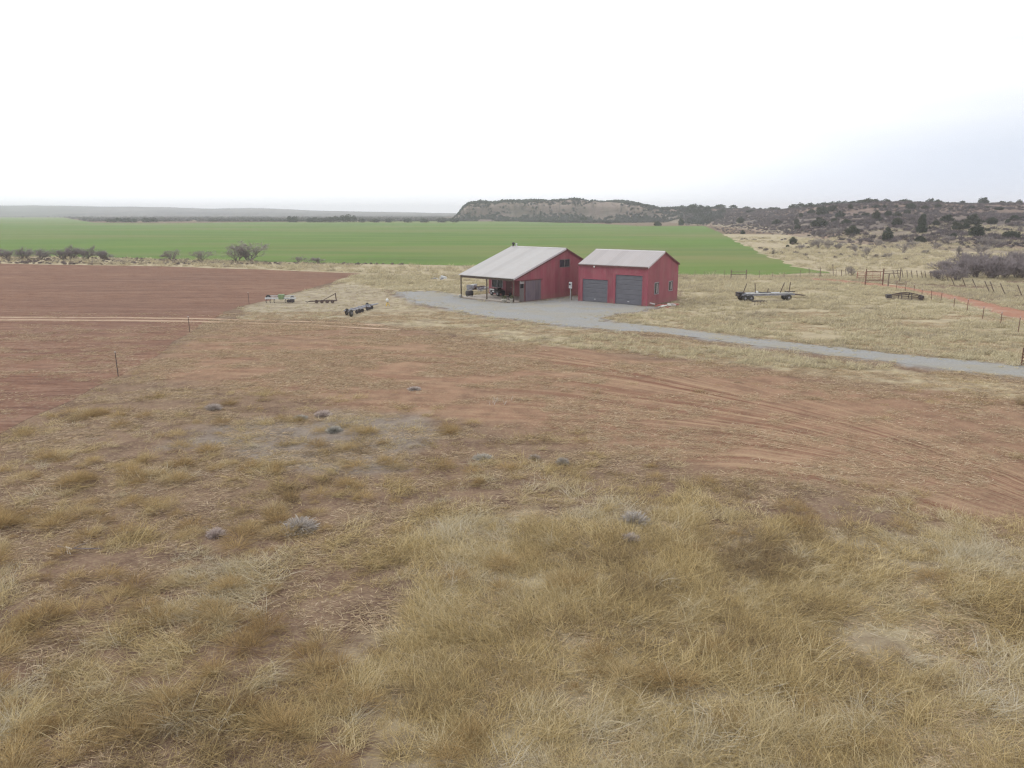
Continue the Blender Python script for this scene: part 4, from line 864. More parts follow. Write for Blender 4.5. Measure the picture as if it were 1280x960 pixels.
# ------------------------------------------------------------------ buildings
def wall_mb(mb, length, prof, openings, th=.14, axis='x', off=0.0, sgn=1, base=0.0):
    """wall standing along local x (or y), outer face at `off`, thickness towards sgn; prof [(s,z)]; openings [(s0,s1,z0,z1)]"""
    br = sorted(set([p[0] for p in prof] + [o[0] for o in openings] + [o[1] for o in openings]))
    ps, pz = [p[0] for p in prof], [p[1] for p in prof]; top = lambda s: float(np.interp(s, ps, pz))
    for a, b in zip(br[:-1], br[1:]):
        if b - a < 1e-4: continue
        segs = [(base, None)]; mid = (a + b) / 2; lo = base; pieces = []
        for o in sorted([o for o in openings if o[0] <= mid <= o[1]], key=lambda o: o[2]):
            if o[2] > lo + 1e-4: pieces.append((lo, o[2]))
            lo = o[3]
        pieces.append((lo, None))
        for z0, z1 in pieces:
            za, zb = (top(a), top(b)) if z1 is None else (z1, z1)
            P = [(a, z0), (b, z0), (b, zb), (a, za)]
            if axis == 'x': mb.prism([(s, off, z) for s, z in P], (0, sgn * th, 0))
            else: mb.prism([(off, s, z) for s, z in P], (sgn * th, 0, 0))
def roof_slab(mb, x0, x1, ya, za, yb, zb, th=.07):
    mb.prism([(x0, ya, za), (x0, yb, zb), (x0, yb, zb + th), (x0, ya, za + th)], (x1 - x0, 0, 0))

# --- red garage
gar = empty('red_garage', (7.756, 90.658, 0), -.655); tag(gar, 'smaller red metal garage with two grey roller doors on the gravel', 'garage')
L, W, EV, RD = 8.83, 7.5, 4.24, 1.48
mb = MB()
doors = [(.5, 3.86, 0, 2.58), (4.84, 8.22, 0, 3.26)]
wall_mb(mb, L, [(0, EV), (L, EV)], doors); wall_mb(mb, L, [(0, EV), (L, EV)], [], off=W, sgn=-1)
wins = [(1.72, 2.62, 1.2, 2.38), (5.2, 6.12, 1.3, 2.32)]
wall_mb(mb, W, [(.14, EV), (W / 2, EV + RD), (W - .14, EV)], wins, axis='y', off=L, sgn=-1); wall_mb(mb, W, [(.14, EV), (W / 2, EV + RD), (W - .14, EV)], [], axis='y', off=0)
mb.build('wall', M['red_wall'], gar)
sl = RD / (W / 2); ov = .10; e2 = .08
mb = MB(); roof_slab(mb, -e2, L + e2, -ov, EV - ov * sl + .01, W / 2, EV + RD + .01); roof_slab(mb, -e2, L + e2, W + ov, EV - ov * sl + .01, W / 2 , EV + RD + .01)
rf = mb.build('roof', M['roof_garage'], gar)
mb = MB(); mb.prism([(-e2 - .01, W/2 - .16, EV + RD + .03), (-e2 - .01, W/2, EV + RD + .115), (-e2 - .01, W/2 + .16, EV + RD + .03), (-e2 - .01, W/2, EV + RD + .085)], (L + 2 * e2 + .02, 0, 0)); mb.build('ridge_cap', M['pale_trim'], rf)
def rake(par, x, ya, za, yb, zb, m=M['pale_trim']):
    q = MB(); q.prism([(x, ya, za - .12), (x, yb, zb - .12), (x, yb, zb + .085), (x, ya, za + .085)], (.035, 0, 0)); return q.build('rake_trim', m, par)
rake(rf, L + e2 + .003, -ov, EV - ov * sl, W / 2, EV + RD); rake(rf, L + e2 + .003, W + ov, EV - ov * sl, W / 2, EV + RD, M['dark_trim'])
mb = MB(); mb.box(-e2, L + e2, -ov - .04, -ov - .003, EV - .22, EV - .06); mb.build('eave_trim', M['dark_trim'], rf)
for x0, x1 in ((-.05, .10), (L - .10, L + .05)):
    q = MB(); q.box(x0, x1, -.03, -.003, 0, EV - .12); q.build('corner_trim', M['red_trim'], gar)
for (a, b, z0, z1) in doors:
    q = MB(); n = 5 if z1 < 3 else 6
    hh = (z1) / n
    for i in range(n):
        z_a = i * hh + .012; z_b = (i + 1) * hh - .012
        q.prism([(a, .07, z_a), (a, .05, z_a + .04), (a, .05, z_b - .04), (a, .07, z_b), (a, .11, z_b), (a, .11, z_a)], (b - a, 0, 0))
    q.box(a, b, .085, .12, 0, z1)
    d = q.build('garage_door', M['door_grey'], gar)
    q = MB(); q.box(a - .09, a - .003, -.025, -.002, 0, z1 + .09); q.box(b + .003, b + .09, -.025, -.002, 0, z1 + .09); q.box(a - .003, b + .003, -.025, -.002, z1 + .003, z1 + .09); q.build('door_trim', M['red_trim'], d)
    q = MB(); q.box((a + b) / 2 - .1, (a + b) / 2 + .1, .0, .05, .3, .36); q.build('handle', M['galv'], d)
for (a, b, z0, z1) in wins:
    w = MB(); w.box(L - .09, L - .06, a, b, z0, z1); wo = w.build('window', M['glass'], gar)
    q = MB(); q.box(L + .002, L + .03, a - .07, a, z0 - .07, z1 + .07); q.box(L + .002, L + .03, b, b + .07, z0 - .07, z1 + .07); q.box(L + .002, L + .03, a, b, z1, z1 + .07); q.box(L + .002, L + .03, a, b, z0 - .07, z0); q.build('frame', M['frame_grey'], wo)
    q = MB(); q.box(L - .055, L - .035, a + (b - a) * .62, b - .1, z0 + .08, z1 - .08); q.build('blind', M['pale_board'], wo)
q = MB(); q.lathe([(.05, 0), (.09, .06), (.10, .16), (.03, .2)], (2.09, -.12, 3.92), n=12); q.box(2.06, 2.12, -.12, -.001, 4.0, 4.05); q.build('wall_lamp', M['white'], gar)

# --- red barn
brn = empty('red_barn', (-6.285, 94.521, 0), -.745); tag(brn, 'larger red metal barn with a long pale roof sloping down over an open porch', 'barn')
L, W = 8.8, 14.83; PF = [(0, 2.72), (9.26, 5.75), (14.83, 3.45)]; top = lambda s: float(np.interp(s, [0, 9.26, 14.83], [2.72, 5.75, 3.45]))
FX = .12; FY = 4.82
mb = MB()
gw = (8.22, 10.05, 3.62, 4.46)
wall_mb(mb, W, [(.14, top(.14) - .02), (9.26, 5.73), (W - .14, top(W - .14) - .02)], [(.14, 1.08, 0, 2.46), (1.08, 1.86, 0, 2.42), gw], axis='y', off=L, sgn=-1)
bw = (FX + .62, FX + 2.4, .98, 2.08); bd = (3.1, 4.08, .12, 2.18); bw2 = (6.6, 7.9, .95, 2.1)
wall_mb(mb, L, [(FX + .14, top(FY) - .02), (L - .14, top(FY) - .02)], [bw, bd, bw2], off=FY, sgn=1)
wall_mb(mb, W, [(FY, top(FY) - .02), (9.26, 5.73), (W - .14, top(W - .14) - .02)], [], axis='y', off=FX, sgn=1)
wall_mb(mb, L, [(FX, top(W) - .02), (L, top(W) - .02)], [], off=W, sgn=-1)
mb.build('wall', M['red_wall'], brn)
mb = MB(); s1 = (5.75 - 2.72) / 9.26; s2 = (5.75 - 3.45) / (14.83 - 9.26)
roof_slab(mb, -.1, L + .1, -.12, 2.72 - .12 * s1, 9.26, 5.75); roof_slab(mb, -.1, L + .1, W + .12, 3.45 - .12 * s2, 9.26, 5.75)
rf = mb.build('roof', M['roof_barn'], brn)
mb = MB(); mb.prism([(-.11, 9.08, 5.79), (-.11, 9.26, 5.87), (-.11, 9.44, 5.79), (-.11, 9.26, 5.84)], (L + .22, 0, 0)); mb.build('ridge_cap', M['pale_trim'], rf)
rake(rf, L + .103, -.12, 2.72 - .12 * s1, 9.26, 5.75); rake(rf, L + .103, W + .12, 3.45 - .12 * s2, 9.26, 5.75, M['dark_trim'])
mb = MB(); mb.prism([(L + .1, -.1, 2.42), (L + .1, 9.26, 5.45), (L + .1, 9.26, 5.62), (L + .1, -.1, 2.59)], (.03, 0, 0)); mb.build('rake_trim', M['dark_trim'], rf)
mb = MB(); mb.lathe([(.13, 5.5), (.13, 6.12), (.2, 6.14), (.2, 6.25), (.04, 6.33)], (.22, 9.3, 0), n=12); mb.build('chimney', M['dark_steel'], rf)
mb = MB(); mb.lathe([(.09, 5.6), (.09, 6.08), (.13, 6.10), (.13, 6.16), (.03, 6.2)], (.75, 9.3, 0), n=12); mb.build('vent_pipe', M['galv'], rf)
mb = MB(); mb.box(.06, L - .15, .02, .16, 2.42, 2.66); mb.build('porch_beam', M['steel_post'], brn)
for x in (.1, 4.45, L - .1):
    q = MB(); q.box(x - .055, x + .055, .035, .145, .10, 2.42); q.box(x - .11, x + .11, -.02, .2, .10, .125); q.build('porch_post', M['steel_post'], brn)
q = MB(); q.box(.15, L - .16, .0, FY - .01, 0, .10); q.build('porch_slab', M['concrete'], brn, bevel=.015)
def window(par, ax, off, s0, s1, z0, z1, out, mull=1, fm='frame_grey', name='window'):
    """glass pane set in the wall and a frame standing proud of it"""
    def bx(m, a0, a1, d0, d1, c0, c1):
        if ax == 'x': m.box(a0, a1, min(off + d0 * out, off + d1 * out), max(off + d0 * out, off + d1 * out), c0, c1)
        else: m.box(min(off + d0 * out, off + d1 * out), max(off + d0 * out, off + d1 * out), a0, a1, c0, c1)
    m = MB(); bx(m, s0, s1, -.09, -.06, z0, z1); w = m.build(name, M['glass'], par)
    m = MB(); bx(m, s0 - .06, s0, .002, .03, z0 - .06, z1 + .06); bx(m, s1, s1 + .06, .002, .03, z0 - .06, z1 + .06); bx(m, s0, s1, .002, .03, z1, z1 + .06); bx(m, s0, s1, .002, .03, z0 - .06, z0)
    for k in range(mull):
        c = s0 + (s1 - s0) * (k + 1) / (mull + 1); bx(m, c - .03, c + .03, -.055, .03, z0, z1)
    m.build('frame', M[fm], w); return w
window(brn, 'y', L, *gw, 1, 1, 'slide_dark')
window(brn, 'x', FY, *bw, -1, 1); window(brn, 'x', FY, *bw2, -1, 0, 'pale_board')
q = MB(); q.box(bd[0], bd[1], FY + .03, FY + .08, .13, bd[3]); d = q.build('door', M['brown_door'], brn); q = MB(); q.rod((bd[1] - .12, FY - .03, 1.1), (bd[1] - .12, FY + .03, 1.1), .03); q.build('handle', M['galv'], d)
q = MB(); q.box(L + .05, L + .11, 1.95, 4.62, .03, 2.34); d = q.build('sliding_door', M['slide_grey'], brn)
q = MB(); q.box(L + .03, L + .13, 1.2, 4.9, 2.35, 2.44); q.build('door_track', M['dark_trim'], d)
q = MB(); q.box(L - .10, L - .04, 1.10, 1.84, .03, 1.55); q.box(L - .10, L - .04, 1.10, 1.18, 1.55, 2.40); q.box(L - .10, L - .04, 1.76, 1.84, 1.55, 2.40); q.box(L - .10, L - .04, 1.18, 1.76, 2.02, 2.40)
d = q.build('screen_door', M['slide_dark'], brn); q = MB(); q.box(L - .12, L - .105, 1.18, 1.76, 1.55, 2.02); q.build('opening', M['void'], d)
q = MB(); q.box(L - .035, L - .005, 1.10, 1.84, 2.05, 2.38); q.build('pale_panel', M['pale_board'], d)

# --- small vehicle under the porch
def local(root, lx, ly):
    a = root.rotation_euler.z; return (root.location.x + lx * math.cos(a) - ly * math.sin(a), root.location.y + lx * math.sin(a) + ly * math.cos(a))
x, y = local(brn, 2.55, 3.9); v = empty('utility_vehicle', (x, y, .10), -.745 - .15)
tag(v, 'small black utility vehicle with pale front bars parked under the barn porch', 'vehicle')
q = MB(); q.prism([(-.95, -.45, .32), (.95, -.45, .32), (.95, -.45, .62), (.55, -.45, .66), (.35, -.45, .60), (-.30, -.45, .62), (-.50, -.45, .82), (-.95, -.45, .74)], (0, .9, 0)); q.build('body', M['black_paint'], v, bevel=.04)
q = MB(); q.box(-.28, .35, -.28, .28, .62, .80); q.box(.30, .42, -.28, .28, .70, .98); q.build('seat', M['seat_vinyl'], v, bevel=.04)
for dz in (.42, .66):
    q = MB(); q.box(-1.02, -.96, -.44, .44, dz, dz + .14); q.box(-1.0, -.05, -.50, -.46, dz, dz + .14); q.build('front_bar', M['pale_steel'], v)
q = MB(); q.rod((-.45, 0, .78), (-.25, 0, 1.0), .025); q.rod((-.25, -.33, 1.02), (-.25, .33, 1.02), .022); q.build('handlebar', M['dark_steel'], v)
q = MB(); q.box(.45, .95, -.42, .42, .68, .71); q.box(.45, .48, -.42, .42, .71, .80); q.build('rear_rack', M['dark_steel'], v)
for sx in (-.62, .62):
    for sy in (-.42, .42):
        q = MB(); q.lathe([(.16, -.1), (.27, -.09), (.30, -.05), (.30, .05), (.27, .09), (.16, .1)], (sx, sy, .30), 'y', 18); w = q.build('wheel', M['tyre'], v, True)
        q = MB(); q.lathe([(.13, -.11), (.15, -.08), (.15, .08), (.13, .11)], (sx, sy, .30), 'y', 12); q.build('rim', M['grey_steel'], w)

# --- porch clutter
x, y = local(brn, 1.05, .55); o = empty('black_barrel', (x, y, .10), .4); tag(o, 'black barrel grill lying on the porch edge by the left post', 'grill')
q = MB(); q.lathe([(.10, -.42), (.30, -.40), (.31, .40), (.10, .42)], (0, 0, .42), 'x', 18); q.build('drum', M['dark_steel'], o, True)
for sx in (-.3, .3):
    for sy in (-.2, .2): q = MB(); q.rod((sx, sy * 1.2, 0), (sx, sy, .25), .02); q.build('leg', M['dark_steel'], o)
x, y = local(brn, .35, -.35); q = MB(); q.lathe([(.13, 0), (.17, .30), (.19, .31), (.19, .34), (.15, .34), (.14, .28)], (0, 0, 0)); o = q.build('white_bucket', M['white'], None, True); o.location = (x, y, .005); tag(o, 'white bucket left of the black barrel grill', 'bucket')
def planter(lx, ly, r, h, label, lh=.35):
    x, y = local(brn, lx, ly); o = empty('planter', (x, y, .005), .3); tag(o, label, 'planter')
    q = MB(); q.lathe([(r * .7, 0), (r, h), (r * 1.08, h), (r * 1.08, h + .04), (r * .9, h + .04), (r * .88, h - .03)], n=16); q.build('pot', M['planter'], o, True)
    V, Fq, b = leaf_cloud(int(lx * 10), [(0, 0, h + lh * .4, r * .9), (.08, .05, h + lh * .8, r * .5)], 160, .05); me = np_mesh('foliage', V, Fq, M['weed_plant'], {'b': ('FLOAT', b)}); f = bpy.data.objects.new('foliage', me); COL.objects.link(f); f.parent = o
planter(7.75, -.45, .33, .36, 'larger white planter at the porch corner post', .3); planter(8.6, -.15, .20, .42, 'smaller white planter between the larger one and the sliding door', .4)
x, y = local(brn, 7.2, .9); o = empty('folding_chair', (x, y, .10), -2.2); tag(o, 'small dark chair on the porch behind the white planters', 'chair')
q = MB(); q.box(-.24, .24, -.22, .22, .42, .46); q.build('seat', M['seat_vinyl'], o); q = MB(); q.box(-.24, .24, .20, .24, .50, .86); q.build('backrest', M['seat_vinyl'], o)
for sx in (-.21, .21):
    q = MB(); q.rod((sx, -.2, 0), (sx, -.19, .42), .018); q.build('leg', M['dark_steel'], o); q = MB(); q.rod((sx, .24, 0), (sx, .22, .86), .018); q.build('leg', M['dark_steel'], o)

# --- meter box on its post
x, y = G(713.7, 375.2); o = empty('meter_box', (x, y, 0), -.9); tag(o, 'pale electric meter box on a post between the barn and the garage', 'meter box')
q = MB(); q.box(-.07, .07, -.05, .05, -.1, 1.4); q.build('post', M['wood_post'], o); q = MB(); q.box(-.22, .22, -.18, -.052, 1.38, 2.12); b = q.build('box', M['galv'], o, bevel=.02)
q = MB(); q.lathe([(.11, -.20), (.11, -.26), (.08, -.28)], (0, 0, 1.86), 'y', 14); q.build('meter', M['glass'], b); q = MB(); q.rod((.0, -.12, .0), (.0, -.12, 1.38), .035); q.build('conduit', M['galv'], o)

# --- heap left of barn and junk
def heap(name, u, v, label, cat, seed, n, size, mats, flat=.5, rz=0, longf=1.0):
    x, y = G(u, v); o = empty(name, (x, y, 0), rz); tag(o, label, cat); rr = random.Random(seed)
    for i in range(n):
        q = MB(); px, py = rr.gauss(0, size * .33), rr.gauss(0, size * .25); L = rr.uniform(.3, .9) * size * .7 * longf; h = rr.uniform(.05, .18) * size; w = rr.uniform(.1, .3) * size
        z0 = rr.uniform(0, flat * .5) * size
        a = rr.uniform(-.5, .5); tl = rr.uniform(-.35, .35)
        d = np.array([math.cos(a) * L / 2, math.sin(a) * L / 2, tl * L / 2]); c = np.array([px, py, z0 + abs(d[2]) + h / 2])
        if i % 3: q.rod(c - d, c + d, h * .3, h * .28, 6); nm = 'pole'
        else:
            s = np.array([-math.sin(a), math.cos(a), 0]) * w / 2; up = np.array([0, 0, h]); P = [c - d - s, c + d - s, c + d + s, c - d + s]; q.prism([tuple(p) for p in P], up); nm = 'panel'
        q.build(nm, M[mats[i % len(mats)]], o)
    return o
heap('scrap_heap', 596, 364.5, 'blue grey scrap heap in the grass seen through the porch', 'scrap', 5, 26, 1.9, ['grey_steel', 'galv', 'grey_steel', 'brown_steel'], .45)
heap('scrap_heap', 549, 351, 'small pale scrap pile in the grass left of and behind the barn', 'scrap', 8, 9, 1.6, ['pale_steel', 'galv', 'grey_steel'], .35)
heap('lumber_pile', 832, 385.5, 'small pile of red and white boards against the garage corner', 'lumber', 12, 12, 1.7, ['red_pipe', 'white', 'pale_board', 'red_pipe'], .35, longf=.8)

# --- implements
def wheel(par, x, y, z, r, w, name='wheel', rimm='grey_steel', ax='y'):
    q = MB(); q.lathe([(r * .55, -w / 2), (r * .9, -w / 2), (r, -w * .3), (r, w * .3), (r * .9, w / 2), (r * .55, w / 2)], (x, y, z), ax, 20); o = q.build(name, M['tyre'], par, True)
    q = MB(); q.lathe([(r * .2, -w * .55), (r * .53, -w * .4), (r * .53, w * .4), (r * .2, w * .55)], (x, y, z), ax, 14); q.build('rim', M[rimm], o)
# planter toolbar
x, y = G(351, 378.5); o = empty('toolbar_implement', (x, y, 0), .02); tag(o, 'pale toolbar implement with a green middle, parked leftmost in the grass', 'farm implement')
q = MB(); q.box(-1.75, 1.75, -.09, .09, .42, .60); q.build('toolbar', M['pale_steel'], o)
q = MB(); q.box(-1.6, 1.55, .42, .50, .68, .78); q.build('rear_bar', M['pale_steel'], o)
for sx in (-1.35, -.5, .35, 1.3): q = MB(); q.rod((sx, 0, .58), (sx, .46, .74), .04); q.build('brace', M['grey_steel'], o)
for sx in (-1.45, 1.25): wheel(o, sx, .25, .62 if sx < 0 else .45, .27, .2)
q = MB(); q.prism([(-.15, -.25, .4), (.35, -.25, .4), (.42, -.25, .95), (-.22, -.25, .95)], (0, .55, 0)); q.build('hopper', M['green_paint'], o)
for i, sx in enumerate((-1.55, -1.1, -.65, .6, .95, 1.35)): q = MB(); q.rod((sx, -.02, .45), (sx - .05, -.25, .22), .04); q.rod((sx - .05, -.25, .22), (sx + .05, -.30, .02), .035); q.build('shank', M['dark_steel'], o)
q = MB(); q.box(.75, 1.55, -.32, .1, .10, .34); q.build('weight', M['dark_steel'], o)
# plough with raised mast
x, y = G(406, 379); o = empty('drag_plough', (x, y, 0), 0.0); tag(o, 'low rusty plough with a slanting bar rising to an upright, second from the left', 'farm implement')
q = MB(); q.rod((-1.7, 0, .22), (1.35, 0, .30), .08); q.rod((-1.0, .35, .25), (1.35, .35, .30), .06); q.rod((-1.0, .35, .25), (-1.3, 0, .23), .06); q.rod((1.3, -.02, .3), (1.3, .37, .3), .06); q.build('frame', M['brown_steel'], o)
q = MB(); q.rod((1.3, .1, .25), (1.22, .1, 1.15), .06); q.build('upright', M['brown_steel'], o); q = MB(); q.rod((-.25, .1, .3), (1.22, .1, 1.08), .045); q.build('slanting_bar', M['brown_steel'], o)
for sx in (-.9, -.3, .3, .9): q = MB(); q.lathe([(.02, -.03), (.20, -.02), (.21, .01), (.02, .03)], (sx, -.12, .2), 'y', 14); q.build('disc', M['brown_steel'], o)
q = MB(); q.rod((-1.7, 0, .22), (-2.0, -.05, .12), .05); q.rod((-2.0, -.05, .12), (-2.15, -.05, .25), .04); q.build('hitch', M['dark_steel'], o)
# disc harrow
x0, y0 = G(433, 396); x1, y1 = G(474, 383); yaw = math.atan2(y1 - y0, x1 - x0); Ld = math.hypot(x1 - x0, y1 - y0)
o = empty('wheeled_harrow', (x0, y0, 0), yaw); tag(o, 'long old harrow frame with two dark tyres at its near end, rightmost of the implements', 'farm implement')
wheel(o, .15, -.45, .36, .36, .18); wheel(o, 1.3, .50, .33, .33, .18)
q = MB(); q.rod((.1, -.45, .42), (1.35, .5, .42), .06); q.build('axle', M['dark_steel'], o)
q = MB(); q.rod((.4, -.1, .5), (Ld, .15, .30), .075); q.rod((.6, .5, .5), (Ld * .75, .5, .40), .06); q.rod((Ld * .75, .5, .4), (Ld, .15, .3), .055); q.rod((1.6, -.3, .5), (1.6, .8, .5), .06); q.rod((3.2, -.4, .45), (3.2, .9, .45), .06); q.rod((5.2, -.5, .40), (5.2, .9, .40), .06); q.build('frame', M['grey_steel'], o)
for sx in (2.2, 2.9, 3.6, 5.0, 5.6, 6.2):
    q = MB(); q.lathe([(.02, -.02), (.19, -.012), (.20, .01), (.02, .02)], (sx, -.2, .22), 'x', 14); q.rod((sx, -.2, .24), (sx, -.05, .5), .025); q.build('disc', M['dark_steel'], o)
wheel(o, Ld * .78, .6, .32, .30, .18, rimm='green_paint')
# yellow marker
x, y = G(484.3, 382.5); o = empty('yellow_hydrant', (x, y, 0), .3); tag(o, 'small yellow stand with a white top alone in the grass left of the driveway', 'stand')
for k in range(3): a = k * 2.1; q = MB(); q.rod((math.cos(a) * .25, math.sin(a) * .25, 0), (0, 0, .5), .035); q.build('leg', M['yellow_paint'], o)
q = MB(); q.lathe([(.10, .42), (.16, .5), (.16, .72), (.10, .8), (.04, .84)], n=14); q.build('cap', M['white'], o, True)

# flatbed trailer
x, y = G(961, 375.5); o = empty('flatbed_trailer', (x, y, 0), .14); tag(o, 'long old flatbed trailer with upright stakes standing in the pasture', 'trailer')
q = MB()
for sy in (-.5, .5): q.box(-3.6, 2.9, sy - .06, sy + .06, .62, .84)
for k in range(9): xx_ = -3.45 + k * .78; q.box(xx_ - .05, xx_ + .05, -.44, .44, .64, .80)
q.build('frame', M['grey_steel'], o)
q = MB(); q.box(-3.1, 2.6, -.62, -.40, .845, .93); q.build('side_beam', M['pale_steel'], o)
q = MB(); q.box(-3.5, 1.4, -.38, .6, .85, .90); q.build('deck', M['grey_steel'], o)
q = MB(); q.rod((2.85, -.5, .72), (4.25, 0, .55), .07); q.rod((2.85, .5, .72), (4.25, 0, .55), .07); q.rod((4.2, 0, .55), (4.5, 0, .55), .05); q.build('tongue', M['brown_steel'], o)
for sx, sy in ((-3.2, -.62), (-3.2, .62), (-2.5, -.62), (-2.5, .62), (2.15, -.55), (2.15, .55)): wheel(o, sx, sy, .36, .36, .2)
for sx in (-3.2, -2.5, 2.15): q = MB(); q.rod((sx, -.6, .38), (sx, .6, .38), .06); q.build('axle', M['dark_steel'], o)
q = MB(); q.box(-4.0, -3.2, -.5, .5, .95, 1.02); q.box(-3.95, -3.85, -.45, .45, .55, .95); q.box(-3.45, -3.35, -.4, .4, .91, .95); q.build('front_rack', M['dark_steel'], o)
q = MB(); q.box(-3.75, -3.0, -.35, .35, .38, .60); q.build('turntable', M['dark_steel'], o)
for (a, b, c_, lx) in ((-3.45, 1.0, 1.95, .38), (-1.95, .9, 1.95, -.12), (-.50, .92, 1.35, .10), (1.05, .9, 2.0, .48), (2.15, .9, 2.05, .12)):
    q = MB(); q.rod((a, -.5, b - .06), (a + lx, -.5, c_ + .1), .055, .045); q.build('stake', M['brown_steel'], o)
q = MB(); q.box(-1.75, -1.5, -.3, .1, .903, 1.12); q.build('toolbox', M['white'], o); q = MB(); q.rod((-1.4, -.2, .95), (.1, -.2, .95), .05); q.rod((-1.2, 0, .95), (0, .1, .95), .05); q.rod((-1.3, -.3, .95), (-1.3, .2, .95), .05); q.build('loose_pipe', M['dark_steel'], o)
q = MB(); q.rod((1.9, 0, .98), (3.2, .1, .98), .06); q.rod((2.1, -.2, .98), (2.1, .3, .98), .06); q.build('drawbar', M['dark_steel'], o)
# cultivator in front of it
x, y = G(948, 381); o = empty('tined_cultivator', (x, y, 0), .1); tag(o, 'small dark tined implement in the grass in front of the flatbed trailer', 'farm implement')
q = MB(); q.rod((-.75, 0, .38), (.75, .1, .42), .05); q.rod((-.6, .4, .38), (.6, .45, .40), .05); q.rod((-.3, 0, .38), (-.3, .42, .38), .045); q.rod((.4, .05, .4), (.4, .42, .4), .045); q.build('frame', M['dark_steel'], o)
for sx in (-.7, -.35, 0, .35, .7):
    q = MB(); q.rod((sx, .02, .38), (sx + .1, -.22, .42), .025); q.rod((sx + .1, -.22, .42), (sx + .18, -.32, .2), .025); q.rod((sx + .18, -.32, .2), (sx + .08, -.25, .02), .03); q.build('tine', M['brown_steel'], o)
# bale feeder
x, y = G(1131, 375); o = empty('bale_feeder', (x, y, 0), -.16); tag(o, 'dark arched bale feeder of long bars lying in the pasture near the fence', 'feeder')
for sx, hs_ in ((-1.65, .66), (-.55, .94), (.55, .94), (1.65, .66)):
    q = MB(); pr = None
    for k in range(9):
        a = math.pi * k / 8; p = (sx, -.62 * math.cos(a), .12 + .78 * hs_ * math.sin(a))
        if pr: q.rod(pr, p, .045)
        pr = p
    q.build('hoop', M['dark_steel'], o)
for k in range(9):
    a = math.pi * k / 8; q = MB(); pp = [(-1.95 + 3.9 * j / 8, -.62 * math.cos(a), .12 + .78 * math.sin(a) * (.45 + .55 * math.sin(math.pi * j / 8))) for j in range(9)]; [q.rod(pp[j], pp[j + 1], .04) for j in range(8)]; q.build('bar', M['brown_steel'], o)
q = MB(); q.box(-2.1, -1.6, -.35, .35, .25, .62); q.build('end_panel', M['dark_steel'], o); q = MB(); q.box(1.6, 1.95, -.4, .4, .12, .55); q.build('end_panel', M['dark_steel'], o)

# ------------------------------------------------------------------ fences and posts
def post_mb(h, r=.04, lean=(0, 0), n=6): q = MB(); q.rod((0, 0, -.25), (lean[0], lean[1], h), r, r * .9, n); return q
for (u, v, h), lab in zip([(148, 471, 1.55), (237.5, 416, 1.35), (311.5, 380.5, 1.3), (148 + 0, 471, 0)], ['nearest dark steel post with a white tip at the edge of the ploughed field', 'middle steel post beside the farm track at the field edge', 'farthest steel post at the field edge by the parked implements', None]):
    if not lab: continue
    x, y = G(u, v); o = empty('field_post', (x, y, 0)); tag(o, lab, 'post')
    post_mb(h, .024, (-.04, 0)).build('shaft', M['dark_steel'], o)
    q = MB(); q.rod((-.038, 0, h - .01), (-.042, 0, h + .06), .026, .024); q.build('tip', M['pale_steel'], o)
def fence(name, pts, label, hs, mat='rust_post', r=.035, lean=(0, 0), wires=3, tips=False):
    P = np.array([(*G(u, v),) for u, v in pts]); o = empty(name, (P[0, 0], P[0, 1], 0)); tag(o, label, 'fence'); tops = []
    for i, p in enumerate(P):
        h = hs if np.isscalar(hs) else hs[i % len(hs)]; l = (lean[0] + random.gauss(0, .05), lean[1] + random.gauss(0, .03))
        q = MB(); q.rod((p[0] - P[0, 0], p[1] - P[0, 1], -.2), (p[0] - P[0, 0] + l[0], p[1] - P[0, 1] + l[1], h), r, r * .9); po = q.build('post', M[mat], o)
        if tips: q = MB(); q.rod((p[0] - P[0, 0] + l[0], p[1] - P[0, 1] + l[1], h - .005), (p[0] - P[0, 0] + l[0], p[1] - P[0, 1] + l[1], h + .10), r * 1.1, r); q.build('post_tip', M['pale_board'], po)
        tops.append((p[0] - P[0, 0], p[1] - P[0, 1], l, h))
    for w in range(wires):
        f = (w + 1) / (wires + .3); q = MB()
        for a, b in zip(tops[:-1], tops[1:]):
            q.rod((a[0] + a[2][0] * f, a[1] + a[2][1] * f, a[3] * f), (b[0] + b[2][0] * f, b[1] + b[2][1] * f, b[3] * f), .006, .006, 3)
        if wires: q.build('wire', M['wire'], o)
    return o
fence('wire_fence', [(1120,362.5),(1131.4,365),(1142,366.8),(1152,374),(1164,376.2),(1175.8,378),(1192,386),(1208.5,390),(1228,398.6),(1250.4,407.3),(1272.5,415.4),(1300,426),(1330,437)], 'wire fence of thin rusty pale-tipped posts along the near side of the dirt road', [1.15, 1.25, 1.1], tips=True)
fence('leaning_fence', [(1119,348.5),(1124,348.5),(1129.5,348.5),(1135,348.8),(1141,349),(1147.5,349),(1154,349.5),(1158.5,349.5),(1165,350),(1175,351),(1186,354)], 'row of short closely spaced posts leaning left at the foot of the hill', 1.35, 'wood_post', .06, (-.45, 0), 2)
fence('leaning_fence', [(1194,357),(1208.5,360),(1222.5,362.5),(1238,365.5),(1244,366),(1258,369),(1279,371),(1300,375)], 'row of widely spaced posts leaning hard left in front of the thicket', 1.45, 'wood_post', .06, (-.85, .1), 2)
fence('wire_fence', [(868,346),(880,346.4),(893,347),(905,348.5),(949,348.8),(965,348),(980,347.6),(1000,347),(1024,347.6),(1045,347)], 'thin wire fence crossing behind the garage along the wheat field', [1.0, .9, 1.2, 1.35, 1.3], 'wood_post', .035, (0, 0), 3)
fence('wire_fence', [(1012,345),(1026,345.5),(1042,346),(1052,346.5),(1058,346),(1064,347)], 'short run of grey posts between the wheat corner and the brown gate', [1.3, 1.5, 2.0, 1.2], 'wood_post', .06, (-.2, 0), 2)
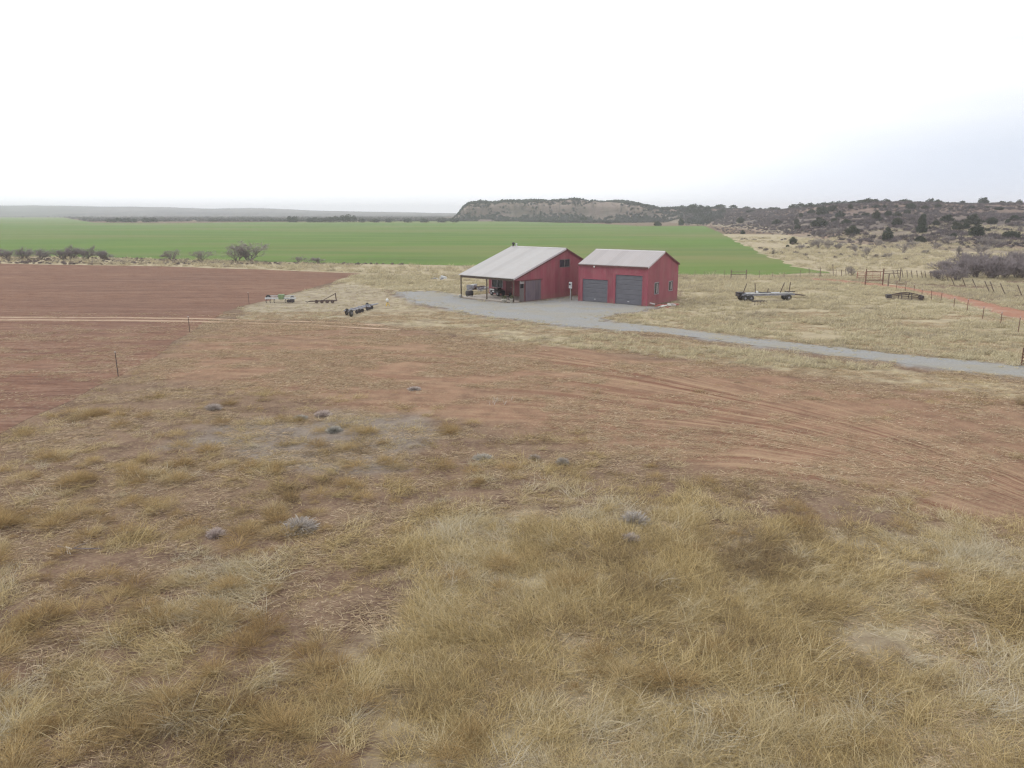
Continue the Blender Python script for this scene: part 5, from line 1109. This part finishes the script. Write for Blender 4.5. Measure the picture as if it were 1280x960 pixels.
def brace(name, u0, u1, v, h, rails, label, mat='wood_post', r=.07, cat='fence brace'):
    a = np.array(G(u0, v[0])); b = np.array(G(u1, v[1])); o = empty(name, (a[0], a[1], 0)); tag(o, label, cat); d = b - a
    q = MB(); q.rod((0, 0, -.3), (0, 0, h), r * 1.2, r); q.build('post', M[mat], o); q = MB(); q.rod((d[0], d[1], -.3), (d[0], d[1], h), r * 1.2, r); q.build('post', M[mat], o)
    for z in rails: q = MB(); q.rod((0, 0, z), (d[0], d[1], z), r * .7); q.build('rail', M[mat], o)
brace('brace_frame', 913.5, 932.5, (349.8, 349.8), 1.55, [1.2, .8], 'grey wooden brace frame in the fence behind the garage')
brace('brace_frame', 1081.4, 1103, (357, 356.5), 2.35, [1.95, .7], 'tall rusty pipe frame beside the dirt road', 'rust_post', .07)
brace('brace_frame', 1103, 1124.5, (352, 351.5), 1.9, [1.55, 1.2], 'dark wooden brace frame between the rusty pipe frame and the leaning posts', 'wood_post', .07)
x, y = G(1109.8, 359.8); o = post_mb(1.9, .09).build('corner_post', M['wood_post']); o.location = (x, y, 0); tag(o, 'thick dark corner post just right of the rusty pipe frame', 'post')
def pipe_gate(name, p0, p1, h, n, label, mat, verticals=2):
    a = np.array(p0); b = np.array(p1); d = b - a; o = empty(name, (a[0], a[1], 0)); tag(o, label, 'gate')
    for s in (0, 1): q = MB(); q.rod((d[0] * s, d[1] * s, .08), (d[0] * s, d[1] * s, h), .04); q.build('end_bar', M[mat], o)
    for k in range(n): z = .15 + (h - .2) * k / (n - 1); q = MB(); q.rod((0, 0, z), (d[0], d[1], z), .03); q.build('rail', M[mat], o)
    for k in range(verticals): s = (k + 1) / (verticals + 1); q = MB(); q.rod((d[0] * s, d[1] * s, .15), (d[0] * s, d[1] * s, h - .05), .022); q.build('upright', M[mat], o)
pipe_gate('pipe_gate', G(1071, 349.8), G(1100, 350.3), 1.25, 5, 'faded red pipe gate behind the rusty pipe frame', 'red_pipe')
p = G(1276.5, 457.5); pipe_gate('pipe_gate', p, (p[0] + 3.4, p[1] - 2.4), 1.25, 6, 'brown pipe gate at the right edge beside the gravel driveway', 'rust')
# gate post
# sticks and dead branch
x, y = G(86, 690); o = empty('dead_branch', (x, y, float(relief(x, y))), .3); tag(o, 'broken bleached branch lying on the brown ground at far left', 'branch')
q = MB(); q.rod((-.35, .3, .12), (0, 0, .12), .018, .03); q.rod((0, 0, .12), (.9, -.1, .05), .025, .01); q.rod((.15, 0, .12), (.45, .35, .12), .015, .006); q.build('limb', M['bark'], o)
q = MB(); q.rod((-.08, .0, .18), (.12, -.12, .14), .035, .02, 8); q.rod((0, -.05, .16), (.10, -.25, .03), .02, .01); q.rod((-.05, 0, .16), (.02, -.2, .03), .018, .01); q.build('bleached_piece', M['bone'], o)
x, y = G(630, 504); o = empty('stick_cluster', (x, y, 0), .1); tag(o, 'cluster of short pale stalks on the bare ground behind centre', 'stalks')
rr = random.Random(4)
for k in range(16):
    q = MB(); a, b = rr.uniform(-1.0, 1.0), rr.uniform(-.5, .5); q.rod((a, b, -.03), (a + rr.gauss(0, .08), b + rr.gauss(0, .08), rr.uniform(.12, .3)), .018, .01, 5); q.build('stalk', M['pale_stick'], o)

# ------------------------------------------------------------------ haze, sky, sun
q = MB(); q.box(-7500, 7500, -1500, 7500, -1.0, 75.0)
t = NT('thin_air_haze'); t.t.nodes.remove(t.b); vol = t.n('ShaderNodeVolumePrincipled'); vol.inputs['Color'].default_value = (.925, .945, .99, 1); vol.inputs['Density'].default_value = .00026; vol.inputs['Anisotropy'].default_value = .1
t.L(vol.outputs[0], t.out.inputs['Volume'])
o = q.build('haze', t.m); tag(o, 'thin pale haze over the land', 'haze', kind='stuff')

w = bpy.data.worlds.new('World'); scene.world = w; w.use_nodes = True; nt = w.node_tree; nt.nodes.clear()
SUN_EL, SUN_AZ = R(42), R(-70)      # azimuth clockwise from +Y
N_ = nt.nodes.new; out = N_('ShaderNodeOutputWorld'); sky = N_('ShaderNodeTexSky'); sky.sky_type = 'NISHITA'; sky.sun_disc = False; sky.sun_elevation = SUN_EL; sky.sun_rotation = SUN_AZ; sky.air_density = 1.3; sky.dust_density = .1; sky.ozone_density = 3.0
va = N_('ShaderNodeVectorMath'); va.operation = 'ADD'; va.inputs[1].default_value = (0, 0, .75); vn = N_('ShaderNodeVectorMath'); vn.operation = 'NORMALIZE'; tcs = N_('ShaderNodeTexCoord'); nt.links.new(tcs.outputs['Generated'], va.inputs[0]); nt.links.new(va.outputs[0], vn.inputs[0]); nt.links.new(vn.outputs[0], sky.inputs[0])
bg1 = N_('ShaderNodeBackground'); nt.links.new(sky.outputs[0], bg1.inputs[0]); bg1.inputs[1].default_value = .19
bg2 = N_('ShaderNodeBackground'); bg2.inputs[0].default_value = (.97, .985, 1.0, 1); bg2.inputs[1].default_value = 1.0
tc = N_('ShaderNodeTexCoord')
def wm(op, a, b=0.0, cl=False):
    x = N_('ShaderNodeMath'); x.operation = op; x.use_clamp = cl
    for i, s in enumerate((a, b)):
        if isinstance(s, bpy.types.NodeSocket): nt.links.new(s, x.inputs[i])
        else: x.inputs[i].default_value = s
    return x.outputs[0]
def wdot(d):
    x = N_('ShaderNodeVectorMath'); x.operation = 'DOT_PRODUCT'; m = math.sqrt(sum(k * k for k in d)); x.inputs[1].default_value = [k / m for k in d]; nt.links.new(tc.outputs['Generated'], x.inputs[0]); return x.outputs['Value']
mp = N_('ShaderNodeMapping'); mp.inputs['Scale'].default_value = (1, 1, 5.5); mp.inputs['Rotation'].default_value = (0, R(-9), 0); nt.links.new(tc.outputs['Generated'], mp.inputs[0])
nz = N_('ShaderNodeTexNoise'); nz.inputs['Scale'].default_value = 2.6; nz.inputs['Detail'].default_value = 6; nz.inputs['Roughness'].default_value = .5; nt.links.new(mp.outputs[0], nz.inputs['Vector'])
azd = wdot((math.sin(R(46)), math.cos(R(46)), 0.0))
sp = N_('ShaderNodeSeparateXYZ'); nt.links.new(tc.outputs['Generated'], sp.inputs[0])
def wr(v, a, b, c=0.0, d=1.0):
    x = N_('ShaderNodeMapRange'); x.interpolation_type = 'SMOOTHSTEP'; nt.links.new(v, x.inputs[0])
    for i, k in enumerate((a, b, c, d)): x.inputs[i + 1].default_value = k
    return x.outputs[0]
# opening in the cloud sheet, low on the right, its upper edge rising to the right
side = wr(azd, .72, 1.0)
edge = wm('SUBTRACT', wm('ADD', sp.outputs['Z'], wm('MULTIPLY', wm('SUBTRACT', nz.outputs['Fac'], .5), .05)), wm('MULTIPLY', side, .135))
gap = wm('MULTIPLY', wr(edge, .05, -.09), side)
thin = wm('MULTIPLY', wm('MULTIPLY', wr(nz.outputs['Fac'], .50, .66), wr(azd, .90, .99)), wr(sp.outputs['Z'], .14, .20))
mask = wm('ADD', wm('MULTIPLY', gap, .38), wm('MULTIPLY', thin, .5), True)
mask = wm('ADD', mask, .04, True)
# cloud brightness: a little uneven, brighter toward the sun
br = wm('ADD', wr(wdot((math.sin(SUN_AZ) * .7, math.cos(SUN_AZ) * .7, .6)), -.4, 1.0, 1.12, 1.45), wm('MULTIPLY', wm('SUBTRACT', nz.outputs['Fac'], .5), .12))
nt.links.new(br, bg2.inputs[1])
ms = N_('ShaderNodeMixShader'); nt.links.new(mask, ms.inputs[0]); nt.links.new(bg2.outputs[0], ms.inputs[1]); nt.links.new(bg1.outputs[0], ms.inputs[2]); nt.links.new(ms.outputs[0], out.inputs[0])

ld = bpy.data.lights.new('sun', 'SUN'); ld.energy = 1.1; ld.angle = R(14); ld.color = (1, .96, .90); lo = bpy.data.objects.new('sun', ld); COL.objects.link(lo)
from mathutils import Vector
sd = Vector((math.sin(SUN_AZ) * math.cos(SUN_EL), math.cos(SUN_AZ) * math.cos(SUN_EL), math.sin(SUN_EL))); lo.rotation_euler = sd.to_track_quat('Z', 'Y').to_euler(); lo.location = (-40, 20, 60)

cam = bpy.data.cameras.new('camera'); co = bpy.data.objects.new('camera', cam); COL.objects.link(co); cam.sensor_width = 36; cam.lens = 36 * F / 1280; cam.clip_end = 30000; cam.clip_start = .5
co.location = (0, 0, EYE); co.rotation_euler = (math.pi / 2 - PIT, 0, 0); scene.camera = co
vs = scene.view_settings; vs.view_transform = 'Standard'; vs.look = 'None'; vs.exposure = .05; vs.gamma = 1; vs.use_curve_mapping = False
cy = scene.cycles; scene.view_layers[0].cycles.use_denoising = True; cy.max_bounces = 5; cy.diffuse_bounces = 3; cy.glossy_bounces = 2; cy.volume_bounces = 1; cy.transmission_bounces = 2; cy.transparent_max_bounces = 8; cy.pixel_filter_type = 'BLACKMAN_HARRIS'; cy.filter_width = 1.3; cy.use_denoising = True; cy.denoiser = 'OPENIMAGEDENOISE'; cy.denoising_input_passes = 'RGB_ALBEDO_NORMAL'; cy.denoising_prefilter = 'FAST'; cy.use_adaptive_sampling = True; cy.adaptive_threshold = .008
cy.sample_clamp_indirect = 5
